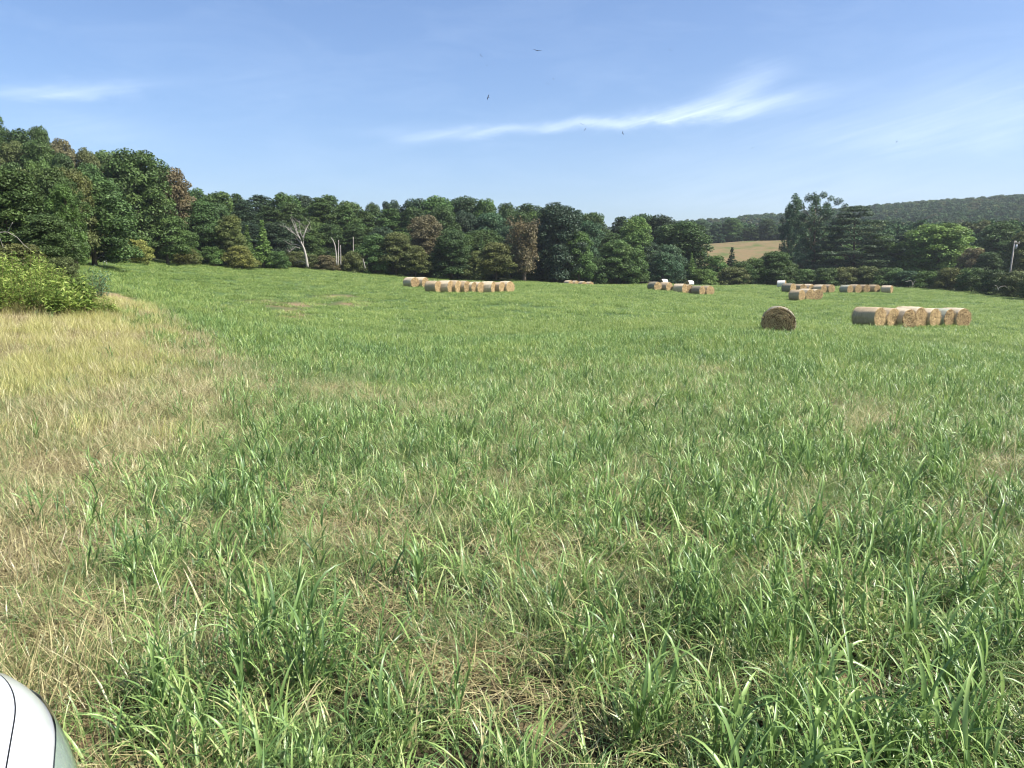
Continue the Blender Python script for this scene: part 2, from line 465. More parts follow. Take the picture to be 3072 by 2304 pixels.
# ---------------------------------------------------------------- grass
def blades(N, base, az, L, W, lean, curv, S, tint, mid=False, pw=1.3, twist=None):
    t = np.linspace(0, 1, S + 1)
    th = lean[:, None] + curv[:, None] * t[None] ** pw
    d = np.stack([np.cos(az), np.sin(az)], -1)
    st = L[:, None] / S
    hx = np.concatenate([np.zeros((N, 1)), np.cumsum(np.sin(th[:, :-1]) * st, 1)], 1)
    hz = np.concatenate([np.zeros((N, 1)), np.cumsum(np.cos(th[:, :-1]) * st, 1)], 1)
    P = np.stack([base[:, 0, None] + hx * d[:, 0, None], base[:, 1, None] + hx * d[:, 1, None], base[:, 2, None] + hz], -1)
    wp = np.minimum(1, .45 + 3 * t) * np.clip(1 - t, 0, 1) ** .65; wp[-1] = .04
    w = W[:, None] * wp[None] * .5
    tw = (twist if twist is not None else rng.normal(0, .5, N))[:, None] * t[None]
    sx = np.stack([-d[:, 1], d[:, 0]], -1)
    nrm = np.stack([np.cos(th) * d[:, 0, None], np.cos(th) * d[:, 1, None], -np.sin(th)], -1)
    side = np.cos(tw)[..., None] * np.stack([np.broadcast_to(sx[:, 0, None], th.shape), np.broadcast_to(sx[:, 1, None], th.shape), np.zeros_like(th)], -1) + np.sin(tw)[..., None] * nrm
    A_ = P - side * w[..., None]; B_ = P + side * w[..., None]
    if mid:
        Mi = P + nrm * (w * .35)[..., None] * 1.0
        V = np.stack([A_, Mi, B_], 2); c = 3
    else:
        V = np.stack([A_, B_], 2); c = 2
    V = V.reshape(-1, 3)
    b = (np.arange(N) * (S + 1) * c)[:, None, None]; r = (np.arange(S) * c)[None, :, None]; q = np.arange(c - 1)[None, None]
    i = b + r + q
    Qd = np.stack([i, i + 1, i + c + 1, i + c], -1).reshape(-1, 4)
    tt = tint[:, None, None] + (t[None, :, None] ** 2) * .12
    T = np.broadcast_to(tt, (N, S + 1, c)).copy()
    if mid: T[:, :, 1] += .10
    return V, Qd, T.reshape(-1)

proto_coll = {}
def protos(key, gens):
    c = bpy.data.collections.new(key)
    for me in gens:
        o = bpy.data.objects.new(key, me); c.objects.link(o)
    proto_coll[key] = (c, len(gens)); return c

U = lambda a, b, n: rng.uniform(a, b, n)
def tuft_mesh(mat, nb, r0, L, W, lean, curv, S=6, mid=True, tint=(.0, .8), dead=.1, pw=1.3):
    az = U(0, 2 * math.pi, nb)
    rr = r0 * np.sqrt(U(0, 1, nb))
    pa = az + rng.normal(0, .5, nb)
    base = np.stack([rr * np.cos(pa), rr * np.sin(pa), np.full(nb, -.02)], -1)
    tn = U(*tint, nb); dd = U(0, 1, nb) < dead; tn[dd] = U(1.0, 1.35, dd.sum())
    V, Qd, T = blades(nb, base, az, U(*L, nb), U(*W, nb), U(*lean, nb), U(*curv, nb), S, tn, mid, pw)
    return mesh("grass_tuft", V, Qd, mat, True, {'tint': T})

def stalk_mesh(mat, ns=3, h=(.25, .48)):
    """stems carrying broad arching leaves (foxtail / johnson grass habit)"""
    mb = MB(); LV = []
    for _ in range(ns):
        hh = random.uniform(*h); a = random.uniform(0, 6.28); ln = random.uniform(.05, .35)
        p0 = np.array([random.gauss(0, .03), random.gauss(0, .03), -.02])
        ts = np.linspace(0, 1, 4)
        pts = p0 + np.stack([ts * hh * math.sin(ln) * math.cos(a), ts * hh * math.sin(ln) * math.sin(a), ts * hh * math.cos(ln)], -1)
        mb.tube(pts, np.linspace(.0045, .0025, 4), 4, False, .4)
        nl = random.randint(4, 6)
        for k in range(nl):
            f = .12 + .85 * k / (nl - 1)
            b = p0 + (pts[-1] - p0) * f
            aa = a + (k % 2) * math.pi + random.gauss(0, .7)
            one = lambda v: np.array([v], float)
            V, Qd, T = blades(1, b[None], one(aa), one(random.uniform(.22, .40)), one(random.uniform(.015, .029)), one(random.uniform(.15, .6) * (1.1 - .5 * f)), one(random.uniform(.9, 2.1)), 6, one(random.uniform(0, .6)), True)
            mb.add(V, Qd, None, T)
    return mb.mesh("grass_stalk", mat)

def patch_mesh(mat, size, nb, L, W, lean, curv, S=4, tint=(0, 1), mid=False, dead=0.0, z=-.01):
    base = np.stack([U(-size / 2, size / 2, nb), U(-size / 2, size / 2, nb), np.full(nb, z)], -1)
    tn = U(*tint, nb); dd = U(0, 1, nb) < dead; tn[dd] = U(1.0, 1.3, dd.sum())
    V, Qd, T = blades(nb, base, U(0, 2 * math.pi, nb), U(*L, nb), U(*W, nb), U(*lean, nb), U(*curv, nb), S, tn, mid)
    return mesh("grass_patch", V, Qd, mat, True, {'tint': T})

def litter_mesh(mat, size, nb, L=(.05, .22), W=(.002, .006), lift=.05):
    base = np.stack([U(-size / 2, size / 2, nb), U(-size / 2, size / 2, nb), np.abs(rng.normal(.004, lift * .5, nb))], -1)
    V, Qd, T = blades(nb, base, U(0, 2 * math.pi, nb), U(*L, nb), U(*W, nb), U(1.1, 1.7, nb), U(-.35, .7, nb), 3, U(0, 1, nb), False)
    V[:, 2] = np.abs(V[:, 2]) + .002
    return mesh("straw_litter", V, Qd, mat, True, {'tint': T})

def scatter(name, coll, pts, scale, mat, label, cat, tilt=.06, zs=None):
    N = len(pts)
    me = bpy.data.meshes.new(name)
    me.vertices.add(N); me.vertices.foreach_set('co', np.ascontiguousarray(pts, np.float32).ravel())
    rot = np.stack([rng.normal(0, tilt, N), rng.normal(0, tilt, N), U(0, 6.283, N)], -1).astype(np.float32)
    sc3 = np.stack([scale, scale, scale * (zs if zs is not None else 1)], -1).astype(np.float32)
    a = me.attributes.new('rot', 'FLOAT_VECTOR', 'POINT'); a.data.foreach_set('vector', rot.ravel())
    a = me.attributes.new('scl', 'FLOAT_VECTOR', 'POINT'); a.data.foreach_set('vector', sc3.ravel())
    a = me.attributes.new('idx', 'INT', 'POINT'); a.data.foreach_set('value', rng.integers(0, 997, N).astype(np.int32))
    me.update()
    me.materials.append(mat)
    o = obj(name, me)
    g = bpy.data.node_groups.new(name, 'GeometryNodeTree')
    g.interface.new_socket('Geometry', in_out='INPUT', socket_type='NodeSocketGeometry')
    g.interface.new_socket('Geometry', in_out='OUTPUT', socket_type='NodeSocketGeometry')
    gi = g.nodes.new('NodeGroupInput'); go = g.nodes.new('NodeGroupOutput')
    ci = g.nodes.new('GeometryNodeCollectionInfo'); ci.inputs['Collection'].default_value = coll
    ci.inputs['Separate Children'].default_value = True; ci.inputs['Reset Children'].default_value = True
    ip = g.nodes.new('GeometryNodeInstanceOnPoints'); ip.inputs['Pick Instance'].default_value = True
    def na(nm, ty):
        nd = g.nodes.new('GeometryNodeInputNamedAttribute'); nd.data_type = ty; nd.inputs['Name'].default_value = nm; return nd.outputs['Attribute']
    e2r = g.nodes.new('FunctionNodeEulerToRotation')
    L = g.links.new
    L(na('rot', 'FLOAT_VECTOR'), e2r.inputs[0]); L(e2r.outputs[0], ip.inputs['Rotation'])
    L(na('scl', 'FLOAT_VECTOR'), ip.inputs['Scale']); L(na('idx', 'INT'), ip.inputs['Instance Index'])
    L(gi.outputs[0], ip.inputs['Points']); L(ci.outputs[0], ip.inputs['Instance']); L(ip.outputs[0], go.inputs[0])
    md = o.modifiers.new('scatter', 'NODES'); md.node_group = g
    tag(o, label, cat, kind='stuff')
    return o

def fan(r0, r1, dens, amax=1.25):
    """random points in a fan in front of the camera"""
    area = amax * (r1 * r1 - r0 * r0)
    N = int(area * dens)
    r = np.sqrt(U(r0 * r0, r1 * r1, N)); a = U(-amax, amax, N)
    return r * np.sin(a), r * np.cos(a)
def off_car(x, y):
    a, b = car_ab(x, y)
    return ~((a < .95) & (a > -4.4) & (b < .04) & (b > -1.98) )

CAR_P0 = np.array([-.612, .973]); CAR_H = np.array([-math.sin(.496), math.cos(.496)]); CAR_R = np.array([math.cos(.496), math.sin(.496)])
def car_ab(x, y):
    dx, dy = x - CAR_P0[0], y - CAR_P0[1]
    return dx * CAR_H[0] + dy * CAR_H[1], dx * CAR_R[0] + dy * CAR_R[1]

def stack(x, y, dz=0): return np.stack([x, y, height(x, y) + dz], -1)

def build_grass():
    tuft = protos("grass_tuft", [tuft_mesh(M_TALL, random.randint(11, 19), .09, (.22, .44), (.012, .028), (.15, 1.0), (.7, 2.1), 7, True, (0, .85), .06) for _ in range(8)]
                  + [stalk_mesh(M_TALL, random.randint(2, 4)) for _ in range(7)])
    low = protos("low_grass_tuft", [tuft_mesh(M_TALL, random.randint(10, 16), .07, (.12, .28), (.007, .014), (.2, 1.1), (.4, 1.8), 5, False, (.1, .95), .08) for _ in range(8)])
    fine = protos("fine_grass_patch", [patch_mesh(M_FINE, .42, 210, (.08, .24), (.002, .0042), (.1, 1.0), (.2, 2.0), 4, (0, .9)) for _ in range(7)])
    lit = protos("straw_litter_patch", [litter_mesh(M_DRY, .5, 240) for _ in range(6)])
    # --- near tall tufts, patchy
    x, y = fan(.5, 9, 165)
    dens = np.clip((vnoise(x, y, .9) * .65 + vnoise(x, y, .33) * .35 - .33) * 4.0, .24, 1)
    dens *= np.clip(1 - dry_weight(x, y) * 1.25, 0.02, 1) * (1 - .88 * patch_weight(x, y))
    k = (U(0, 1, len(x)) < dens * .62) & off_car(x, y); x, y = x[k], y[k]
    s = U(.32, .70, len(x)) * (.8 + .4 * vnoise(x, y, 1.1))
    near_pts, near_s = stack(x, y), s
    x, y = fan(9, 27, 85, 1.1)
    dens = np.clip((vnoise(x, y, 1.6) * .6 + vnoise(x, y, .5) * .4 - .22) * 3, .30, 1)
    dens *= np.clip(1 - dry_weight(x, y) * 1.12, 0.03, 1) * (1 - .8 * patch_weight(x, y))
    k = (U(0, 1, len(x)) < dens * .75); x, y = x[k], y[k]
    s = U(.30, .60, len(x)) * (.75 + .45 * vnoise(x, y, 1.7))
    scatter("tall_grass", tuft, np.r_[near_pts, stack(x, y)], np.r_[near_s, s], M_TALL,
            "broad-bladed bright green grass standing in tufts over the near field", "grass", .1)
    # --- low green grass between
    x, y = fan(.5, 18, 110)
    dens = .7 * np.clip(1 - dry_weight(x, y) * .82, .10, 1) * (1 - .55 * patch_weight(x, y)) * np.clip(vnoise(x, y, .7) * 1.8 - .1, .25, 1)
    k = (U(0, 1, len(x)) < dens) & off_car(x, y); x, y = x[k], y[k]
    scatter("low_grass", low, stack(x, y), U(.6, 1.15, len(x)), M_TALL, "short green grass filling in between the tall tufts", "grass", .15)
    # --- fine olive undergrass
    x, y = fan(.5, 15, 13)
    k = (U(0, 1, len(x)) < np.clip(1.0 - .2 * dry_weight(x, y), .3, 1)) & off_car(x, y); x, y = x[k], y[k]
    scatter("fine_undergrass", fine, stack(x, y), U(.75, 1.25, len(x)), M_FINE, "fine tangled olive undergrass close to the soil", "grass", .12)
    # --- litter of dead straw on the soil
    x, y = fan(.4, 18, 16)
    dw = np.maximum(dry_weight(x, y), patch_weight(x, y) * .9)
    k = (U(0, 1, len(x)) < np.clip(.28 + .8 * dw, 0, 1)) & off_car(x, y); x, y = x[k], y[k]
    scatter("straw_litter", lit, stack(x, y, .0), U(.8, 1.3, len(x)), M_DRY, "matted brown dead straw lying on the soil", "straw", .05)
    # --- dry strip: straw tufts
    dt = protos("dry_grass_tuft", [patch_mesh(M_DRY, .40, 130, (.10, .26), (.0025, .006), (.3, 1.3), (.1, 1.6), 4, (0, 1)) for _ in range(6)])
    x, y = fan(.5, 30, 20)
    dw = np.maximum(dry_weight(x, y), patch_weight(x, y) * .2)
    k = (U(0, 1, len(x)) < dw) & off_car(x, y); x, y = x[k], y[k]
    scatter("dry_grass", dt, stack(x, y), U(.7, 1.25, len(x)), M_DRY, "brown mown grass on the dry strip at the left", "dry grass", .12)
    yt = protos("yellow_grass_tuft", [patch_mesh(M_YEL, .5, 120, (.22, .50), (.003, .007), (.05, .7), (.2, 1.5), 5, (0, 1)) for _ in range(6)])
    x, y = fan(6, 34, 9, .95)
    z = height(x, y); u, v = to_px(x, y, z)
    wgt = dry_weight(x, y, z) * np.clip((1340 - v) / 200, 0, 1) * np.clip((560 - u) / 240, .0, 1) * np.clip(vnoise(x, y, 1.5) * 2.2 - .2, .15, 1)
    k = U(0, 1, len(x)) < wgt; x, y = x[k], y[k]
    scatter("yellow_grass", yt, stack(x, y), U(.6, 1.0, len(x)), M_YEL, "tall pale yellow grass below the weeds at the left", "dry grass", .1)
    # --- mid and far field
    mid = protos("field_grass_patch", [patch_mesh(M_FAR, .8, 210, (.14, .33), (.008, .017), (.05, .9), (.3, 1.7), 4, (0, 1.0), False, .03) for _ in range(8)])
    x, y = fan(10, 46, 4.2, 1.05)
    w = np.clip((np.hypot(x, y) - 10) / 8, .15, 1) * np.clip(1 - dry_weight(x, y) * 1.3, 0, 1) * (1 - .8 * patch_weight(x, y)) * np.clip(vnoise(x, y, 2.2) * 2.4, .35, 1)
    inr = y < field_edge(x, y)
    k = (U(0, 1, len(x)) < w) & inr; x, y = x[k], y[k]
    p1 = stack(x, y); s1 = U(.75, 1.15, len(x)) * (.85 + .3 * vnoise(x, y, 3))
    x, y = fan(44, 158, 1.0, .95)
    w = (1 - .7 * patch_weight(x, y)) * np.clip(1 - dry_weight(x, y) * 1.3, 0, 1) * np.clip(vnoise(x, y, 5) * 3, .55, 1)
    k = (U(0, 1, len(x)) < w) & (y < field_edge(x, y) + 1); x, y = x[k], y[k]
    p2 = stack(x, y); s2 = U(1.35, 1.9, len(x))
    zs = np.r_[np.ones(len(s1)), np.full(len(s2), .62)]
    scatter("field_grass", mid, np.r_[p1, p2], np.r_[s1, s2], M_FAR, "even green grass covering the far field around the hay bales", "grass", .08, zs)
build_grass()

# ---------------------------------------------------------------- foliage prototypes
def leaf_cloud(cen, nrm, size, tint, spread=.55, asp=.6):
    N = len(cen)
    nn = nrm + rng.normal(0, spread, (N, 3)); nn /= np.linalg.norm(nn, axis=1)[:, None] + 1e-9
    r = rng.normal(0, 1, (N, 3)); e1 = np.cross(nn, r); e1 /= np.linalg.norm(e1, axis=1)[:, None] + 1e-9
    e2 = np.cross(nn, e1)
    s = size[:, None]
    a = asp * U(.75, 1.3, N)[:, None]
    V = np.stack([cen - e1 * s, cen + e2 * s * a + nn * s * .15 + e1 * s * U(-.3, .3, N)[:, None], cen + e1 * s, cen - e2 * s * a + nn * s * .15 + e1 * s * U(-.3, .3, N)[:, None]], 1)
    Qd = np.arange(N * 4).reshape(-1, 4)
    return V.reshape(-1, 3), Qd, np.repeat(tint, 4)

def lobes_to_leaves(lobes, per_area, size, spread=.55, asp=.6, fill=.2):
    C_, N_, S_, T_ = [], [], [], []
    for (c, rad) in lobes:
        c = np.array(c); rad = np.array(rad)
        area = 4 * math.pi * ((rad[0] * rad[1]) ** 1.6 + (rad[0] * rad[2]) ** 1.6 + (rad[1] * rad[2]) ** 1.6) ** (1 / 1.6) / 3 ** (1 / 1.6)
        n_ = max(12, int(area * per_area))
        d = rng.normal(0, 1, (n_, 3)); d /= np.linalg.norm(d, axis=1)[:, None]
        d[:, 2] = np.where(d[:, 2] < -.35, -d[:, 2] * .5, d[:, 2]); d /= np.linalg.norm(d, axis=1)[:, None]
        f = U(.72, 1.08, n_); inn = U(0, 1, n_) < fill; f[inn] = U(.2, .8, inn.sum())
        C_.append(c + d * rad * f[:, None]); nn = d / rad; nn /= np.linalg.norm(nn, axis=1)[:, None]; N_.append(nn + np.array([0, 0, .25]))
        S_.append(U(.7, 1.3, n_) * size); T_.append(np.clip(U(0, .7, n_) + random.uniform(-.1, .35), 0, 1.1))
    return leaf_cloud(np.concatenate(C_), np.concatenate(N_), np.concatenate(S_), np.concatenate(T_), spread, asp)

def trunk_mb(h, r, crown0, n_limb, reach, lean=.0, sides=7, top=.85):
    mb = MB()
    k = 7; ts = np.linspace(0, 1, k)
    wob = np.cumsum(rng.normal(0, .02 * h / k, (k, 2)), 0) * (ts[:, None] > 0)
    pts = np.stack([wob[:, 0] + lean * ts * h, wob[:, 1], ts * h * top - .3], -1)
    rad = r * (1 - .8 * ts) ; rad[0] *= 1.35
    mb.tube(pts, rad, sides)
    for i in range(n_limb):
        f = crown0 + (1 - crown0) * (i + .5) / n_limb * .85
        j = f * (k - 1); j0 = min(int(j), k - 2); b = pts[j0] + (pts[j0 + 1] - pts[j0]) * (j - j0)
        a = i * 2.4 + random.uniform(-.4, .4); L = reach * random.uniform(.6, 1.0) * (1.15 - .6 * f)
        up = random.uniform(.35, .9)
        tt = np.linspace(0, 1, 4)
        lp = b + np.stack([math.cos(a) * L * tt, math.sin(a) * L * tt, up * L * tt ** 1.2], -1) + np.r_[np.zeros((1, 3)), rng.normal(0, .05 * L, (3, 3))]
        mb.tube(lp, np.linspace(r * .42 * (1.2 - f), r * .07, 4), 5, False)
    return mb

TREES = {}
def reg(kind, h, w, crown, trunk): TREES[kind] = (h, w, crown, trunk)

def make_broad(seed, h=14, w=10, crown0=.18, nl=34, lr=(1.2, 2.1), leaf=.17, dens=19, squash=.8, upright=0.0):
    random.seed(seed)
    lobes = []
    for i in range(nl):
        f = (i + .5) / nl; ph = i * 2.39996 + random.uniform(-.3, .3)
        zc = crown0 * h + (1 - crown0) * h * (f ** .9) * .93
        t = (zc / h - crown0) / (1 - crown0)
        env = math.sin(math.pi * min(1, (.16 + .84 * t) ** (.75 + upright))) ** .6
        rr = w / 2 * env * random.uniform(.5, .82) if t < .93 else w * .06
        rad = random.uniform(*lr) * (.75 + .3 * env)
        lobes.append(((rr * math.cos(ph), rr * math.sin(ph), min(zc, h - rad * squash)), (rad, rad, rad * squash)))
    for i in range(14):      # stray sprays breaking the outline
        t = random.uniform(.2, .8); a = random.uniform(0, 6.28); env = math.sin(math.pi * min(1, (.16 + .84 * t) ** .75)) ** .6
        rr = w / 2 * env * random.uniform(.72, .95); rad = random.uniform(.28, .6) * lr[0] / 1.2
        lobes.append(((rr * math.cos(a), rr * math.sin(a), h * (crown0 + (1 - crown0) * t) + random.uniform(-.2, .35)), (rad, rad, rad * random.uniform(.8, 1.7))))
    # core
    for q in range(4):
        lobes.append(((random.uniform(-.1, .1) * w, random.uniform(-.1, .1) * w, h * (crown0 + .15 + .17 * q)), (w * .26, w * .26, h * .13)))
    V, Qd, T = lobes_to_leaves(lobes, dens, leaf, .8)
    cr = mesh("crown", V, Qd, M_LEAF, True, {'tint': T})
    tr = trunk_mb(h, h * .020, crown0 * 1.1, 10, w * .42).mesh("trunk", M_BARK)
    return h, w, cr, tr
for i in range(5): reg("broad%d" % i, *make_broad(10 + i, 14, [10, 9, 11, 8.5, 9.5][i], [.10, .14, .08, .16, .05][i], nl=[34, 30, 40, 28, 36][i]))
for i in range(3): reg("tall%d" % i, *make_broad(30 + i, 16, 7, .12, 30, (1.0, 1.7), .16, 20, 1.05, .25))
for i in range(2): reg("shrub%d" % i, *make_broad(40 + i, 4, 5, .0, 20, (.6, 1.1), .10, 48, .8))
for i in range(2): reg("brush%d" % i, *make_broad(45 + i, 7, 6, .0, 26, (.7, 1.3), .12, 32, .95))

def make_pine(seed, h=17, w=6.5, crown0=.32, dome=True):
    random.seed(seed); lobes = []
    n_ = 46
    for i in range(n_):
        f = (i + .5) / n_; zc = h * (crown0 + (1 - crown0) * f * .97); ph = i * 2.4 + random.uniform(-.4, .4)
        env = (math.sin(math.pi * (.25 + .72 * f)) ** .8) if dome else (1.02 - f)
        rr = w / 2 * env * (random.uniform(.35, .8) if dome else random.uniform(.3, .75))
        rad = w * .15 * random.uniform(.8, 1.25) * ((.6 + .5 * env) if dome else (.25 + 1.1 * env))
        lobes.append(((rr * math.cos(ph), rr * math.sin(ph), zc), (rad * 1.15, rad * 1.15, rad * .85)))
    V, Qd, T = lobes_to_leaves(lobes, 24, .17, .8, .42, .25)
    cr = mesh("crown", V, Qd, M_LEAF, True, {'tint': T})
    tr = trunk_mb(h, h * .014, crown0, 9, w * .38, top=.95).mesh("trunk", M_BARK)
    return h, w, cr, tr
for i in range(3): reg("pine%d" % i, *make_pine(60 + i, 17, [6.5, 6, 7][i], [.30, .36, .25][i]))
reg("cone0", *make_pine(66, 9, 3.6, .05, False)); reg("cone1", *make_pine(67, 9, 3.2, .05, False))

def make_layered(seed):
    random.seed(seed); h, w = 16, 15; lobes = []
    for i in range(11):
        f = i / 10; z = h * (.10 + .86 * f); R_ = w / 2 * (math.sin(math.pi * (.30 + .66 * f)) ** .7)
        for k in range(max(3, int(8 * R_ / 7))):
            a = k * 2 * math.pi / max(3, int(8 * R_ / 7)) + i * 1.1 + random.uniform(-.3, .3); r_ = R_ * random.uniform(.35, .85)
            lobes.append(((r_ * math.cos(a), r_ * math.sin(a), z + random.uniform(-.3, .3)), (random.uniform(1.2, 2.0), random.uniform(1.2, 2.0), random.uniform(.4, .65))))
    V, Qd, T = lobes_to_leaves(lobes, 20, .17, .5, .5, .2)
    return h, w, mesh("crown", V, Qd, M_LEAF, True, {'tint': T}), trunk_mb(h, .35, .1, 16, w * .42).mesh("trunk", M_BARK)
reg("layered", *make_layered(80))

def make_open(seed, h=20, w=12, dens=9):
    """open crowned tree with upright branch ends and sky showing through"""
    random.seed(seed); lobes = []; mb = trunk_mb(h, .34, .2, 14, w * .4)
    for i in range(84):
        f = (i + .5) / 84; z = h * (.12 + .84 * f ** .9); a = i * 2.4 + random.uniform(-.5, .5)
        env = math.sin(math.pi * (.22 + .50 * f)) ** .8
        rr = w / 2 * env * random.uniform(.15, .95)
        c = np.array((rr * math.cos(a), rr * math.sin(a), z + random.uniform(0, .8)))
        lobes.append((c, (random.uniform(.6, 1.05), random.uniform(.6, 1.05), random.uniform(1.0, 1.7))))
        mb.tube([np.array((0, 0, max(z - rr * .9, 1))), c * np.array((.55, .55, 1)) - np.array((0, 0, rr * .35)), c], [.06, .04, .02], 4, False)
    V, Qd, T = lobes_to_leaves(lobes, dens * 1.9, .17, .7, .5, .35)
    return h, w, mesh("crown", V, Qd, M_LEAF, True, {'tint': T}), mb.mesh("trunk", M_BARK)
reg("open0", *make_open(90)); reg("open1", *make_open(91, 16, 8)); reg("sparse", *make_open(92, 9, 6, 4.0))

def at_uv(u, Y):
    X = (u - 1536) / F * Y   # first guess, refined for pitch
    for _ in range(3):
        z = H(X, Y); d = Y * CT - (z - EYE) * ST; X = (u - 1536) / F * d
    return X, Y, z
def top_z(v, X, Y):
    return pt(1536, v, Y)[2]

COL = {'D': (.042, .072, .022), 'M': (.058, .098, .027), 'B': (.085, .140, .036), 'O': (.085, .100, .034), 'R': (.098, .088, .044),
       'P': (.033, .055, .028), 'Y': (.150, .155, .042), 'G': (.043, .078, .036)}
CN = {'D': 'dark green', 'M': 'mid green', 'B': 'bright green', 'O': 'olive', 'R': 'brown tinged', 'P': 'blackish green', 'Y': 'yellow green', 'G': 'grey green'}
def kindname(kind):
    if kind.startswith('pine'): return 'pine_tree', 'pine tree'
    if kind.startswith('cone'): return 'cedar_tree', 'cedar tree'
    if kind.startswith('shrub') or kind.startswith('brush'): return 'shrub', 'shrub'
    return 'broadleaf_tree', 'tree'
def place_tree(kind, u, v, wpx, Y, col, label, group, sink=0.0):
    h0, w0, cr, tr = TREES[kind]
    X, Y, z = at_uv(u, Y)
    hh = max(top_z(v, X, Y) - z, 1.2) + sink
    ww = wpx / F * Y
    nm, cat = kindname(kind)
    e = obj(nm, None, None, (X, Y, z - sink), (0, 0, random.uniform(0, 6.28)), (ww / w0 * .97, ww / w0 * .97, hh / h0 * .99))
    tag(e, label, cat, group)
    c = np.array(COL[col]) * random.uniform(.85, 1.15)
    for nm_, me in (('crown', cr), ('trunk', tr)):
        o = obj(nm_, me, e); o.color = (c[0] * random.uniform(.93, 1.07), c[1], c[2] * random.uniform(.9, 1.1), 1)
    return e

